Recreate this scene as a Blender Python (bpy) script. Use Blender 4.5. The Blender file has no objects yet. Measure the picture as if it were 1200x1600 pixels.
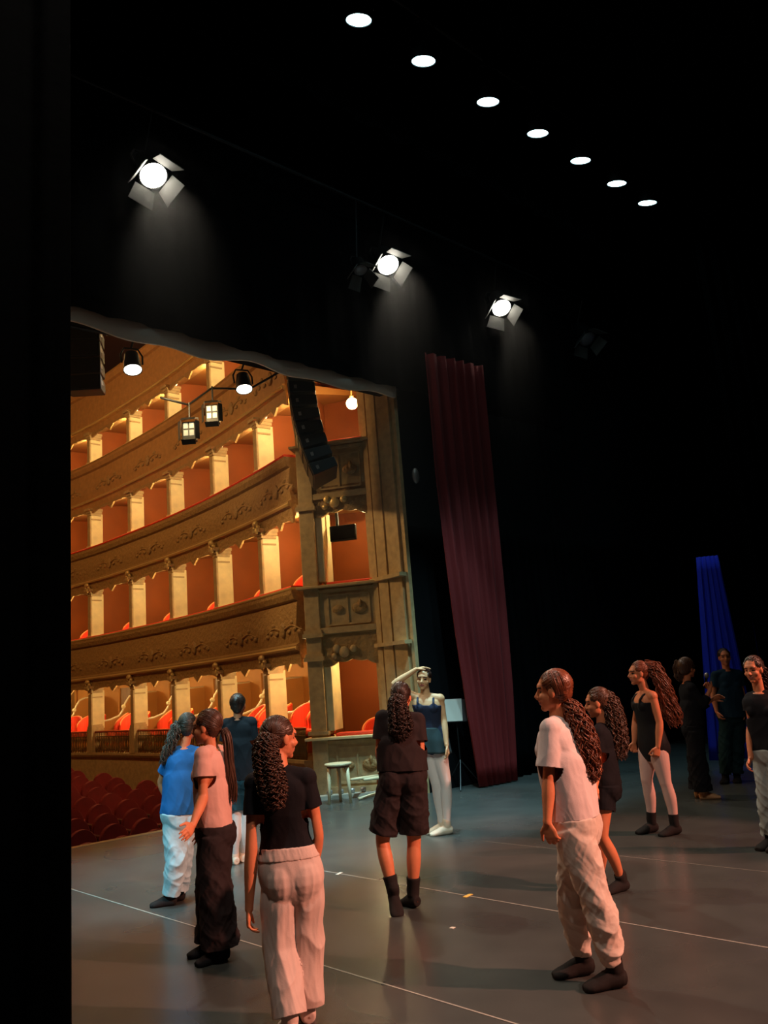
import bpy, math, random
import numpy as np
from mathutils import Vector, Matrix
random.seed(7); rng = np.random.default_rng(7)
C = bpy.context.scene.collection
scene = bpy.context.scene
PI = math.pi
# ------------------------------------------------------------------ camera
FPX, YAW, PIT, ROL, CH = 1300.0, math.radians(43.4), math.radians(11.6), math.radians(4.5), 1.65
fw = Vector((math.sin(YAW)*math.cos(PIT), math.cos(YAW)*math.cos(PIT), math.sin(PIT)))
rt = Vector((math.cos(YAW), -math.sin(YAW), 0)); up = rt.cross(fw)
r2 = rt*math.cos(ROL) - up*math.sin(ROL); u2 = up*math.cos(ROL) + rt*math.sin(ROL)
cd = bpy.data.cameras.new('camera'); cam = bpy.data.objects.new('camera', cd); C.objects.link(cam)
cam.matrix_world = Matrix.Translation((0, 0, CH)) @ Matrix((r2, u2, -fw)).transposed().to_4x4()
cd.sensor_fit = 'VERTICAL'; cd.sensor_height = 32.0; cd.lens = 32.0*FPX/1600.0; cd.clip_end = 200
scene.camera = cam
# ------------------------------------------------------------------ colour management, world
vs = scene.view_settings
vs.view_transform = 'Standard'; vs.look = 'None'; vs.gamma = 1.0; vs.use_curve_mapping = False; vs.exposure = 0.0
w = bpy.data.worlds.new('world'); scene.world = w; w.use_nodes = True
w.node_tree.nodes['Background'].inputs[0].default_value = (0.0, 0.0, 0.0, 1)
w.node_tree.nodes['Background'].inputs[1].default_value = 0.0
# ------------------------------------------------------------------ lights of the house
def aim(o, target):
    o.rotation_euler = (Vector(target) - o.location).to_track_quat('-Z', 'Y').to_euler()
def spot(name, loc, target, energy, col, angle=50, blend=0.5, size=0.15):
    d = bpy.data.lights.new(name, 'SPOT'); d.energy = energy; d.color = col
    d.spot_size = math.radians(angle); d.spot_blend = blend; d.shadow_soft_size = size
    o = bpy.data.objects.new(name, d); C.objects.link(o); o.location = loc; aim(o, target); return o
def point(name, loc, energy, col, size=0.1):
    d = bpy.data.lights.new(name, 'POINT'); d.energy = energy; d.color = col; d.shadow_soft_size = size
    o = bpy.data.objects.new(name, d); C.objects.link(o); o.location = loc; return o
WARM = (1.0, 0.78, 0.38)
# stage lanterns outside the picture, plus unseen lights added to brighten parts
spot('side_boom_light', (7.6, -5.0, 6.4), (5.0, 2.4, 0.9), 6600, (1.0, 0.41, 0.28), 28, 0.3, 0.10)
spot('front_profile_light', (2.0, 1.5, 6.4), (6.8, 6.7, 1.0), 620, (0.88, 1.0, 0.84), 13, 0.5, 0.10)
spot('added_red_light', (11.0, -3.0, 6.0), (7.75, 4.2, 0.8), 4200, (1.0, 0.38, 0.26), 16, 0.5, 0.10)  # added second red spot, only for the dancer walking left
spot('overhead_wash_light', (1.0, 1.0, 10.0), (4.2, 4.0, 0), 1000, (1.0, 0.90, 0.76), 70, 0.8, 0.25)
spot('wing_blue_light', (14.2, 7.4, 4.2), (13.72, 6.5, 2.4), 420, (0.02, 0.03, 1.0), 22, 0.5, 0.08)
for x in (2.55, 3.66, 4.78):
    spot('led_beam', (x, 6.0, 9.2), (x+0.5, 7.9, 0), 1500, (0.40, 0.85, 1.0), 26, 0.6, 0.10)
spot('wing_cyan_light', (-1.5, 4.3, 6.5), (4.15, 7.1, 0.7), 3600, (0.32, 0.84, 1.0), 21, 0.5, 0.10)
spot('box_fill_light', (4.2, 12.6, 7.0), (9.1, 9.9, 2.4), 420, (1.0, 0.66, 0.28), 50, 0.8, 0.2)  # unseen warm fill added for the proscenium jamb and boxes
point('auditorium_fill_light', (2.5, 17.0, 9.0), 700, (1.0, 0.54, 0.19), 0.6)  # unseen warm fill added to light the parapets, no fixture
spot('balcony_fill_light', (5.5, 9.9, 6.2), (9.2, 15.5, 4.4), 260, (1.0, 0.70, 0.32), 80, 0.9, 0.2)  # added warm spot that brightens the column faces

# ------------------------------------------------------------------ materials
MATS = {}
def mat(name, col, rough=0.6, metal=0.0, bump=0.0, scale=20.0, var=0.0, emit=None, estr=0.0, sheen=0.0, spec=None, stretch=None, kind='noise', trans=0.0, alpha=1.0):
    if name in MATS: return MATS[name]
    m = bpy.data.materials.new(name); m.use_nodes = True; nt = m.node_tree; b = nt.nodes['Principled BSDF']
    b.inputs['Base Color'].default_value = (*col, 1); b.inputs['Roughness'].default_value = rough; b.inputs['Metallic'].default_value = metal
    if spec is not None: b.inputs['Specular IOR Level'].default_value = spec
    if sheen: b.inputs['Sheen Weight'].default_value = sheen
    if alpha < 1: b.inputs['Alpha'].default_value = alpha
    if emit: b.inputs['Emission Color'].default_value = (*emit, 1); b.inputs['Emission Strength'].default_value = estr
    if bump or var:
        tc = nt.nodes.new('ShaderNodeTexCoord'); mp = nt.nodes.new('ShaderNodeMapping')
        nt.links.new(tc.outputs['Object'], mp.inputs['Vector'])
        if stretch: mp.inputs['Scale'].default_value = stretch
        if kind == 'voronoi':
            t = nt.nodes.new('ShaderNodeTexVoronoi'); t.feature = 'SMOOTH_F1'; t.inputs['Scale'].default_value = scale; out = t.outputs['Distance']
        elif kind == 'wave':
            t = nt.nodes.new('ShaderNodeTexWave'); t.inputs['Scale'].default_value = scale; t.inputs['Distortion'].default_value = 3.0; out = t.outputs['Fac']
        else:
            t = nt.nodes.new('ShaderNodeTexNoise'); t.inputs['Scale'].default_value = scale; t.inputs['Detail'].default_value = 4.0; out = t.outputs['Fac']
        nt.links.new(mp.outputs['Vector'], t.inputs['Vector'])
        if bump:
            bn = nt.nodes.new('ShaderNodeBump'); bn.inputs['Strength'].default_value = min(1.0, bump); bn.inputs['Distance'].default_value = 0.02*max(1.0, bump)
            nt.links.new(out, bn.inputs['Height']); nt.links.new(bn.outputs['Normal'], b.inputs['Normal'])
        if var:
            cr = nt.nodes.new('ShaderNodeValToRGB'); e = cr.color_ramp.elements
            e[0].position = 0.3; e[1].position = 0.7
            e[0].color = (*[c*(1-var) for c in col], 1); e[1].color = (*[min(1, c*(1+var)) for c in col], 1)
            nt.links.new(out, cr.inputs['Fac']); nt.links.new(cr.outputs['Color'], b.inputs['Base Color'])
    MATS[name] = m; return m
def fabric(name, col, rough=0.85): return mat(name, col, rough, bump=0.08, scale=220, spec=0.12)
black_drape = mat('black_drape', (0.0022, 0.0022, 0.0025), 0.95, bump=0.3, scale=6, spec=0.03)
black_paint = mat('black_paint', (0.005, 0.005, 0.0055), 0.9, spec=0.05)
black_metal = mat('black_metal', (0.02, 0.02, 0.02), 0.45, 0.6)
grey_metal = mat('grey_metal', (0.35, 0.34, 0.32), 0.45, 0.7)
grey_cloth = mat('grey_cloth', (0.62, 0.55, 0.45), 0.9, bump=0.4, scale=8)
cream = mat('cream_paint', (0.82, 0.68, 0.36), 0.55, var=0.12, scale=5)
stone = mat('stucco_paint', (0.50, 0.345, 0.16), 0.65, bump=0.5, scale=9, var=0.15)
painted = mat('painted_parapet', (0.46, 0.24, 0.08), 0.6, bump=0.4, scale=9, var=0.12)
carved = mat('carved_stucco', (0.40, 0.235, 0.085), 0.55, bump=1.6, scale=14, var=0.10)
gilt = mat('gilt_moulding', (0.70, 0.50, 0.20), 0.4, 0.3)
orange_wall = mat('orange_wall', (0.27, 0.060, 0.003), 0.75, var=0.1, scale=2)
tan_wall = mat('tan_wall', (0.42, 0.17, 0.03), 0.75, var=0.08, scale=2)
soffit_paint = mat('soffit_paint', (0.36, 0.14, 0.025), 0.7)
door_wood = mat('door_wood', (0.20, 0.09, 0.02), 0.5, var=0.2, scale=4, stretch=(6, 6, 1))
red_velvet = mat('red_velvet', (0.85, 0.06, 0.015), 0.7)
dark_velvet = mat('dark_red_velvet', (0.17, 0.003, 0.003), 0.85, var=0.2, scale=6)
curtain_red = mat('curtain_red', (0.17, 0.004, 0.004), 0.85, bump=0.3, scale=30, stretch=(4, 4, 0.4))
pale_wood = mat('pale_wood', (0.72, 0.60, 0.36), 0.45)
brown_wood = mat('brown_wood', (0.20, 0.05, 0.02), 0.4, var=0.25, scale=6, stretch=(1, 6, 1))
nosing_wood = mat('nosing_wood', (0.36, 0.18, 0.07), 0.5)
iron = mat('iron', (0.16, 0.09, 0.03), 0.5, 0.5)
brass = mat('brass', (0.75, 0.5, 0.18), 0.35, 0.7)
paper = mat('paper', (0.62, 0.57, 0.48), 0.8)
screen_mat = mat('screen', (0.012, 0.012, 0.014), 0.2)
white_tape = mat('white_tape', (0.7, 0.66, 0.55), 0.6)
yellow_tape = mat('yellow_tape', (0.8, 0.55, 0.1), 0.6)
blue_lit_drape = mat('blue_lit_drape', (0.02, 0.03, 0.55), 0.9)  # blue of the wing light painted into the cloth colour
door_leaf = mat('barn_door_metal', (0.10, 0.098, 0.09), 0.6, 0.3)
lens_warm = mat('lens_warm', (1, 1, 1), 0.3, emit=(1.0, 0.94, 0.80), estr=22)
lens_cool = mat('lens_cool', (1, 1, 1), 0.3, emit=(0.55, 0.92, 1.0), estr=16)
lens_pale = mat('lens_pale', (0.3, 0.32, 0.30), 0.3, emit=(0.85, 1.0, 0.88), estr=0.12)
lens_off = mat('lens_off', (0.25, 0.26, 0.28), 0.15)
bulb = mat('bulb', (1, 1, 1), 0.3, emit=(1.0, 0.78, 0.36), estr=14)

# ------------------------------------------------------------------ mesh helpers
class MB:
    def __init__(s): s.v = []; s.f = []
    def add(s, v, f):
        n = len(s.v); s.v += [tuple(p) for p in v]; s.f += [tuple(i+n for i in q) for q in f]; return s
    def box(s, c, d, rz=0.0, rx=0.0, ry=0.0):
        R = Matrix.Rotation(rz, 3, 'Z') @ Matrix.Rotation(ry, 3, 'Y') @ Matrix.Rotation(rx, 3, 'X')
        v = [Vector(c) + R @ Vector((x*d[0]/2, y*d[1]/2, z*d[2]/2)) for x in (-1, 1) for y in (-1, 1) for z in (-1, 1)]
        return s.add(v, [(0, 1, 3, 2), (4, 6, 7, 5), (0, 4, 5, 1), (2, 3, 7, 6), (0, 2, 6, 4), (1, 5, 7, 3)])
    def loft(s, rings, closed=True, cap=True):
        n = len(rings[0]); v = [p for r in rings for p in r]; f = []
        for i in range(len(rings)-1):
            for k in range(n if closed else n-1):
                a = i*n+k; b = i*n+(k+1) % n
                f.append((a, b, b+n, a+n))
        if cap and closed:
            f.append(tuple(reversed(range(n)))); f.append(tuple((len(rings)-1)*n+k for k in range(n)))
        return s.add(v, f)
    def tube(s, pts, rad, n=10, ref=None, flat=1.0, cap_round=False):
        pts = [Vector(p) for p in pts]
        if not hasattr(rad, '__len__'): rad = [rad]*len(pts)
        rings = []; prev = Vector(ref) if ref is not None else None
        T = []
        for i in range(len(pts)):
            t = pts[min(i+1, len(pts)-1)] - pts[max(i-1, 0)]
            T.append(t.normalized() if t.length > 1e-9 else Vector((0, 0, 1)))
        for i, p in enumerate(pts):
            t = T[i]
            if prev is None:
                prev = Vector((1, 0, 0)) if abs(t.x) < 0.8 else Vector((0, 1, 0))
            u = (prev - t*prev.dot(t))
            u = u.normalized() if u.length > 1e-6 else t.orthogonal().normalized()
            w_ = t.cross(u); prev = u
            rr = rad[i]; a, b = (rr if hasattr(rr, '__len__') else (rr, rr*flat))
            rings.append([p + u*(a*math.cos(2*PI*k/n)) + w_*(b*math.sin(2*PI*k/n)) for k in range(n)])
            if cap_round and i in (0, len(pts)-1):
                sg = -1 if i == 0 else 1
                ex = [[p + t*(sg*(a+b)/2*math.sin(q)*0.9) + u*(a*math.cos(q)*math.cos(2*PI*k/n)) + w_*(b*math.cos(q)*math.sin(2*PI*k/n)) for k in range(n)] for q in (0.5, 1.0, 1.35)]
                rings = (list(reversed(ex)) + rings) if i == 0 else rings + ex
        return s.loft(rings)
    def lathe(s, prof, c=(0, 0, 0), n=20, R=None):
        R = R or Matrix.Identity(3); c = Vector(c)
        return s.loft([[c + R @ Vector((r*math.cos(2*PI*k/n), r*math.sin(2*PI*k/n), z)) for k in range(n)] for r, z in prof])
    def ball(s, c, r, R=None, n=14, m=9):
        R = R or Matrix.Identity(3); c = Vector(c); r = r if hasattr(r, '__len__') else (r, r, r); rings = []
        for i in range(m+1):
            a = -PI/2 + PI*(i if 0 < i < m else (0.12 if i == 0 else m-0.12))/m
            rings.append([c + R @ Vector((r[0]*math.cos(a)*math.cos(2*PI*k/n), r[1]*math.cos(a)*math.sin(2*PI*k/n), r[2]*math.sin(a))) for k in range(n)])
        return s.loft(rings)
    def prism(s, poly, z0, z1):
        n = len(poly)
        v = [(x, y, z0) for x, y in poly] + [(x, y, z1) for x, y in poly]
        f = [tuple(reversed(range(n))), tuple(range(n, 2*n))] + [(k, (k+1) % n, (k+1) % n+n, k+n) for k in range(n)]
        return s.add(v, f)
    def mesh(s, name):
        me = bpy.data.meshes.new(name); me.from_pydata(s.v, [], s.f); me.update(); return me
    def build(s, name, m, parent=None, smooth=False, loc=None, fix=True):
        me = s.mesh(name)
        if fix:
            import bmesh
            bm = bmesh.new(); bm.from_mesh(me); bmesh.ops.recalc_face_normals(bm, faces=bm.faces); bm.to_mesh(me); bm.free()
        for x in (m if isinstance(m, (list, tuple)) else [m]): me.materials.append(x)
        if smooth: me.polygons.foreach_set('use_smooth', [True]*len(me.polygons))
        o = bpy.data.objects.new(name, me); C.objects.link(o)
        if parent: o.parent = parent
        if loc: o.location = loc
        return o
def bevel(o, wd=0.01, seg=2):
    b = o.modifiers.new('bevel', 'BEVEL'); b.width = wd; b.segments = seg; b.limit_method = 'ANGLE'; return o
def tag(o, label=None, cat=None, group=None, kind=None):
    if label: o['label'] = label
    if cat: o['category'] = cat
    if group: o['group'] = group
    if kind: o['kind'] = kind
    return o
def empty(name, loc=(0, 0, 0), rz=0.0, label=None, cat=None, group=None):
    o = bpy.data.objects.new(name, None); C.objects.link(o); o.location = loc; o.rotation_euler = (0, 0, rz); o.empty_display_size = 0.1
    return tag(o, label, cat, group)
def copy_tree(o, parent=None):
    c = o.copy(); C.objects.link(c)
    if parent: c.parent = parent; c.matrix_parent_inverse = o.matrix_parent_inverse
    for ch in list(o.children): copy_tree(ch, c)
    return c
def struct(name, mb, m, smooth=False): return tag(mb.build(name, m, smooth=smooth), kind='structure')
def lerp(a, b, t): return a + (b-a)*t
ORD = ['first', 'second', 'third', 'fourth', 'fifth', 'sixth', 'seventh', 'eighth', 'ninth', 'tenth', 'eleventh', 'twelfth', 'thirteenth']
# ================================================================== STAGE HOUSE
JX = 9.15                                                             # edge of the proscenium opening
stage_mat = mat('stage_vinyl', (0.085, 0.078, 0.070), 0.36, spec=0.5)
nt = stage_mat.node_tree; b = nt.nodes['Principled BSDF']
tc = nt.nodes.new('ShaderNodeTexCoord'); n1 = nt.nodes.new('ShaderNodeTexNoise'); n1.inputs['Scale'].default_value = 0.9; n1.inputs['Detail'].default_value = 1.5
cr = nt.nodes.new('ShaderNodeValToRGB'); cr.color_ramp.elements[0].position = 0.3; cr.color_ramp.elements[1].position = 0.75
cr.color_ramp.elements[0].color = (0.25, 0.25, 0.25, 1); cr.color_ramp.elements[1].color = (0.34, 0.34, 0.34, 1)
nt.links.new(tc.outputs['Object'], n1.inputs['Vector']); nt.links.new(n1.outputs['Fac'], cr.inputs['Fac']); nt.links.new(cr.outputs['Color'], b.inputs['Roughness'])
c2 = nt.nodes.new('ShaderNodeValToRGB'); c2.color_ramp.elements[0].color = (0.042, 0.044, 0.041, 1); c2.color_ramp.elements[1].color = (0.078, 0.080, 0.072, 1)
n2 = nt.nodes.new('ShaderNodeTexNoise'); n2.inputs['Scale'].default_value = 3.0; n2.inputs['Detail'].default_value = 2.5
nt.links.new(tc.outputs['Object'], n2.inputs['Vector']); nt.links.new(n2.outputs['Fac'], c2.inputs['Fac']); nt.links.new(c2.outputs['Color'], b.inputs['Base Color'])
fl = MB(); fl.prism([(-6, -9), (20, -9), (20, 9.2), (9.4, 9.2), (9.2, 10.0), (8.9, 10.45), (8.2, 10.6), (6, 10.45), (3, 10.5), (-6, 10.5)], -0.12, 0.0)
struct('floor', fl, stage_mat)
sk = MB(); sk.box((1.2, 10.47, -0.6), (14.4, 0.06, 0.95)); struct('wall_apron', sk, mat('apron_paint', (0.06, 0.03, 0.02), 0.7))
ns = MB(); ns.tube([(-6, 10.50, -0.02), (3, 10.50, -0.02), (6, 10.46, -0.02), (8.2, 10.60, -0.02)], [(0.07, 0.035)]*4, n=8, ref=(0, 1, 0))
struct('trim_1', ns, nosing_wood)
wl = MB(); wl.box((-6.1, 0.5, 6.5), (0.2, 19, 15)); struct('wall_left', wl, black_paint)
wl = MB(); wl.box((20.1, 0, 6.5), (0.2, 18.6, 15)); struct('wall_right', wl, black_paint)
wl = MB(); wl.box((7, -9.1, 6.5), (26.4, 0.2, 15)); struct('wall_back', wl, black_paint)
wl = MB(); wl.box((7, 0, 14.1), (26.4, 18.8, 0.2)); struct('ceiling', wl, black_paint)
for nm, c, d in (('wall_proscenium_right', (14.65, 9.35, 7), (10.9, 0.3, 14.0)), ('wall_proscenium_top', (1.6, 9.35, 10.15), (15.2, 0.3, 7.7)), ('wall_proscenium_left', (-5, 9.35, 3.15), (2, 0.3, 6.3))):
    wl = MB(); wl.box(c, d); struct(nm, wl, black_paint)
# vinyl seams with pale edges
for k, (x, y0, y1) in enumerate([(3.36, 2.3, 8.3), (5.03, 2.0, 7.2), (1.7, 1, 6), (6.72, 1.5, 6.0)]):
    s = MB(); s.box((x, (y0+y1)/2, 0.0012), (0.012, y1-y0, 0.002)); s.build('floor_seam', mat('seam', (0.36, 0.33, 0.28), 0.4) if k < 2 else mat('dark_seam', (0.16, 0.15, 0.13), 0.4))
    o = bpy.context.scene.collection.objects[-1]; o.name = 'trim_%d' % (k+2); tag(o, kind='structure')
def mark(x, y, rz, size, m, lab):
    s = MB(); s.box((0, 0, 0.002), (*size, 0.003)); o = s.build('floor_tape', m); o.location = (x, y, 0); o.rotation_euler = (0, 0, rz); tag(o, lab, 'tape', 'tape marks on the stage floor')
mark(5.03, 4.72, 0.2, (0.10, 0.035), yellow_tape, 'yellow tape mark on the pale floor seam right of the dancer in shorts')
mark(5.03, 6.28, 0.4, (0.09, 0.03), white_tape, 'white tape mark on the floor between the curly ponytail dancer and the shorts dancer')
mark(4.05, 6.95, 0.2, (0.05, 0.025), white_tape, 'small pale tape mark on the floor beside the hand of the pink shirt dancer')
mark(4.35, 4.25, 0.2, (0.035, 0.03), white_tape, 'tiny pale tape spot in the middle of the floor')

def drape(name, p0, p1, z0, z1, depth, folds, m, label, cat, nz=14, wob=0.3, flare=None, top=None, group=None):
    """hanging cloth with real folds and thickness between plan points p0 and p1"""
    p0 = Vector((*p0, 0)); p1 = Vector((*p1, 0)); t = (p1-p0).normalized(); nrm = Vector((-t.y, t.x, 0)); n = max(24, folds*10); th = 0.012
    fr, bk = [], []
    for i in range(nz+1):
        z = lerp(z0, z1, i/nz); A, B = [], []
        for k in range(n+1):
            u = k/n; uu = u
            if flare: uu = flare(u, i/nz)
            q = 2*PI*folds*u
            d = depth*(math.sin(q+wob*math.sin(0.7*z+u*5)) + 0.35*math.sin(2.3*q+1.1*z*0.3))
            p = p0 + (p1-p0)*uu + nrm*d + Vector((0, 0, z))
            if top: p.z += top(u)*(i/nz)
            A.append(p); B.append(p + nrm*th)
        fr.append(A + list(reversed(B)))
    mb = MB(); mb.loft(fr)
    o = mb.build(name, m, smooth=True); tag(o, label, cat, group); return o
drape('leg_curtain', (1.225, 2.98), (-2.2, 4.6), 0.01, 9.4, 0.045, 16, black_drape, 'black masking leg curtain filling the left edge of the picture', 'curtain')
drape('border_curtain', (-3, 8.95), (13.5, 8.95), 6.26, 10.4, 0.03, 26, black_drape, 'wide black border curtain hanging across the top of the stage opening', 'curtain')
drape('border_curtain', (-3, 7.4), (17, 7.4), 9.35, 12.5, 0.05, 30, black_drape, 'high black border curtain hanging behind the row of white lanterns', 'curtain')
CL = lambda t: np.interp(t, [0, 0.16, 0.34, 0.5, 0.7, 1.0], [0.39, 0.29, 0.19, 0.13, 0.07, 0.07])
CR_ = lambda t: np.interp(t, [0, 0.2, 0.4, 0.6, 1.0], [1.17, 1.29, 1.35, 1.38, 1.40])
drape('front_curtain', (9.40, 8.74), (10.40, 8.68), 0.02, 6.9, 0.050, 6, curtain_red, 'dark red stage curtain gathered at the side of the proscenium opening', 'curtain',
      flare=lambda u, t: CL(t) + (CR_(t)-CL(t))*u, nz=24)
drape('leg_curtain', (10.85, 8.98), (13.9, 8.98), 0.01, 6.2, 0.06, 12, black_drape, 'black leg curtain standing right of the red stage curtain', 'curtain')
drape('leg_curtain', (13.85, 6.0), (17.0, 4.4), 0.01, 9.0, 0.06, 14, black_drape, 'black leg curtain behind the singer at the right edge of the picture', 'curtain')
drape('wing_curtain', (13.42, 6.92), (13.92, 6.30), 0.004, 3.35, 0.03, 5, blue_lit_drape, 'narrow strip of drape in the wings glowing deep blue', 'curtain', flare=lambda u, t: 0.5 + (u-0.5)*(1-0.55*t) + 0.08*t)
drape('back_curtain', (-4, -7), (19, -7), 0.01, 10, 0.06, 60, black_drape, 'black backdrop curtain across the rear of the stage', 'curtain')
# grey house pelmet under the border
n = 90; rings = []
for k in range(n+1):
    u = k/n; x = lerp(-2.5, 9.05, u)
    low = 6.10 + 0.035*math.sin(x*2.1+0.6) + 0.03*math.sin(x*5.3) + 0.05*max(0, math.sin(x*0.9))
    y = 9.08 + 0.03*math.sin(x*3.7)
    rings.append([(x, y-0.02, 6.42), (x, y-0.05, (6.42+low)/2), (x, y-0.02, low), (x, y+0.02, low), (x, y+0.06, (6.42+low)/2), (x, y+0.04, 6.42)])
mb = MB(); mb.loft([[Vector(p) for p in r] for r in rings]); tag(mb.build('pelmet', grey_cloth, smooth=True), 'grey cloth pelmet with a sagging edge along the top of the stage opening', 'pelmet')
# truss pipe in the house, with hanging lanterns
pipe = MB(); pipe.tube([(-1, 9.82, 6.36), (3.98, 9.8, 6.42), (5.87, 9.8, 6.50), (7.45, 9.8, 6.56), (8.9, 9.8, 6.6)], 0.03, n=10)
tag(pipe.build('lighting_pipe', black_metal, smooth=True), 'black lighting pipe hanging just below the grey pelmet', 'pipe')

# ------------------------------------------------------------------ lanterns
def basis_for(direction):
    d = Vector(direction).normalized(); q = d.to_track_quat('-Z', 'Y'); return q.to_matrix()
def lantern(kind, loc, target, label, group, r=0.14, lens=None, doors=True, energy=0, col=(1, 1, 1), angle=50, yoke=0.32, door_len=0.22, clampz=None, clampy=8.5, blend=0.5):
    R = basis_for(Vector(target)-Vector(loc)); root = empty(kind, loc, label=label, cat='stage light', group=group)
    def add(mb, name, m, parent=root, smooth=False):
        for i, p in enumerate(mb.v): mb.v[i] = tuple(R @ Vector(p))
        return mb.build(name, m, parent, smooth)
    b = MB(); b.lathe([(r*0.55, 2.4*r), (r*0.8, 2.3*r), (r*0.95, 1.2*r), (r*1.08, 0.25*r), (r*1.12, 0.0), (r*1.0, 0.0), (r*0.98, 0.12*r), (0.02, 0.14*r)], n=24)
    add(b, 'lamp_housing', black_metal, smooth=False)
    l = MB(); l.lathe([(0.004, -0.10*r), (r*0.55, -0.06*r), (r*0.97, 0.06*r), (r*0.97, 0.10*r), (0.004, 0.11*r)], n=24); add(l, 'lens', lens or lens_warm, smooth=True)
    if doors:
        for k, tilt in enumerate((0.55, 0.75, 0.5, 0.8)):
            a = k*PI/2 + 0.25; c0 = Vector((math.cos(a), math.sin(a), 0)); t = Vector((-math.sin(a), math.cos(a), 0)); o = c0*math.sin(tilt) + Vector((0, 0, -1))*math.cos(tilt)
            q0 = c0*r*1.1; hw = r*0.85; nn = o.cross(t)*0.006
            v = [q0 - t*hw, q0 + t*hw, q0 + t*hw*1.25 + o*door_len, q0 - t*hw*1.25 + o*door_len]
            d = MB(); d.loft([[p - nn for p in v], [p + nn for p in v]]); add(d, 'barn_door', door_leaf)
    y = MB(); y.tube([(r*1.2, 0, r), (r*1.25, 0, r*2.2), (r*0.8, 0, r*3.2), (-r*0.8, 0, r*3.2), (-r*1.25, 0, r*2.2), (-r*1.2, 0, r)], 0.014, n=6)
    add(y, 'yoke', black_metal)
    if clampz:
        tp = R @ Vector((0, 0, r*3.2)); c = MB(); c.tube([tp, tp*0.5 + Vector((0, clampy-loc[1], clampz-loc[2]))*0.5, Vector((0, clampy-loc[1], clampz-loc[2]))], 0.016, n=6); c.build('hook_clamp', black_metal, root)
    if energy:
        d = bpy.data.lights.new('lamp_beam', 'SPOT'); d.energy = energy; d.color = col; d.spot_size = math.radians(angle); d.spot_blend = blend; d.shadow_soft_size = r*0.6
        o = bpy.data.objects.new('lamp_beam', d); C.objects.link(o); o.parent = root; o.location = R @ Vector((0, 0, -0.18*r)); o.rotation_euler = R.to_euler()
    return root
bat = MB(); bat.tube([(-3, 6.0, 9.95), (18, 6.0, 9.95)], 0.03, n=8); tag(bat.build('batten', black_metal, smooth=True), 'black batten pipe high over the stage carrying the row of white lanterns', 'pipe')
bat = MB(); bat.tube([(-3, 8.5, 9.0), (18, 8.5, 9.0)], 0.03, n=8); tag(bat.build('batten', black_metal, smooth=True), 'black batten pipe carrying the lanterns with barn doors', 'pipe')
for k, x in enumerate((5.89, 6.97, 8.22, 9.33, 10.41, 11.43, 12.38)):
    lantern('led_lantern', (x, 6.0, 9.27), (x+1.0, 8.3, 0), 'round cool white lantern, %s from the left in the high row' % ORD[k], 'high row of cool white lanterns', r=0.15, lens=lens_cool, doors=False, energy=(2600, 1800, 1200, 500, 300, 250, 250)[k], col=(0.45, 0.86, 1.0), angle=34, clampz=9.95, clampy=6.0)
FR = 'barn door lanterns above the stage opening'
lantern('fresnel_lantern', (4.54, 8.5, 8.06), (4.3, 4.0, 0), 'bright lantern with barn doors at upper left, largest of the row', FR, r=0.17, energy=700, col=(1, 0.9, 0.72), angle=54, clampz=9.0)
lantern('fresnel_lantern', (8.55, 8.5, 8.07), (6.6, 3.5, 0), 'bright lantern with barn doors above the middle of the picture', FR, r=0.17, energy=700, col=(1, 0.9, 0.72), angle=54, clampz=9.0)
lantern('fresnel_lantern', (11.34, 8.5, 8.08), (8.6, 4.0, 0), 'bright lantern with barn doors, right one of the three lit ones', FR, r=0.17, energy=320, col=(1, 0.9, 0.72), angle=40, clampz=9.0)
lantern('fresnel_lantern', (14.06, 8.5, 8.12), (12, 4, 0), 'unlit dark lantern at the right end of the barn door row', FR, r=0.17, lens=lens_off, clampz=9.0)
lantern('fresnel_lantern', (7.95, 8.5, 7.8), (7.0, 6, 2), 'small unlit lantern hanging left of the middle barn door lantern', FR, r=0.10, lens=lens_off, clampz=9.0)
HS = 'lanterns hanging in the auditorium'
lantern('profile_lantern', (4.89, 9.85, 6.02), (4.4, 8.0, 0.0), 'lit lantern with a bright round lens hanging at left in the auditorium', HS, r=0.115, doors=False, energy=120, col=(1, 0.92, 0.8), angle=50, clampz=6.46, clampy=9.8, door_len=0.10)
lantern('profile_lantern', (6.66, 9.85, 6.08), (6.0, 8.0, 0.0), 'lit lantern with a bright round lens hanging left of the speaker column', HS, r=0.115, doors=False, energy=120, col=(1, 0.92, 0.8), angle=50, clampz=6.53, clampy=9.8, door_len=0.10)
def wash(loc, lab, rz):
    root = empty('wash_lantern', loc, rz, lab, 'stage light', HS); root.scale = (0.68, 0.68, 0.82)
    b = MB(); b.box((0, 0, 0), (0.30, 0.20, 0.36)); bevel(b.build('lamp_housing', black_metal, root), 0.02)
    for sx in (-1, 1):
        for sz in (-1, 1):
            p = MB(); p.box((sx*0.065, -0.106, 0.03+sz*0.068), (0.105, 0.015, 0.11)); bevel(p.build('lens', lens_pale, root), 0.012)
    for sz in (-1, 1):
        p = MB(); p.box((0, -0.16, sz*0.22), (0.30, 0.14, 0.008), rx=sz*0.5); p.build('barn_door', black_metal, root)
    for sx in (-1, 1):
        p = MB(); p.box((sx*0.20, -0.16, 0), (0.008, 0.14, 0.34), rz=sx*-0.5); p.build('barn_door', black_metal, root)
    y = MB(); y.tube([(-0.19, 0, 0), (-0.19, 0, 0.26), (0.19, 0, 0.26), (0.19, 0, 0)], 0.014, n=6); y.tube([(0, 0, 0.26), (0, 0.02, 0.575)], 0.02, n=6); y.build('yoke', black_metal, root)
wash((6.16, 10.6, 5.55), 'four cell wash lantern with pale panes, lower left of the pair', -0.75)
wash((6.57, 10.6, 5.89), 'four cell wash lantern with pale panes, upper right of the pair', -0.75)
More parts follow.
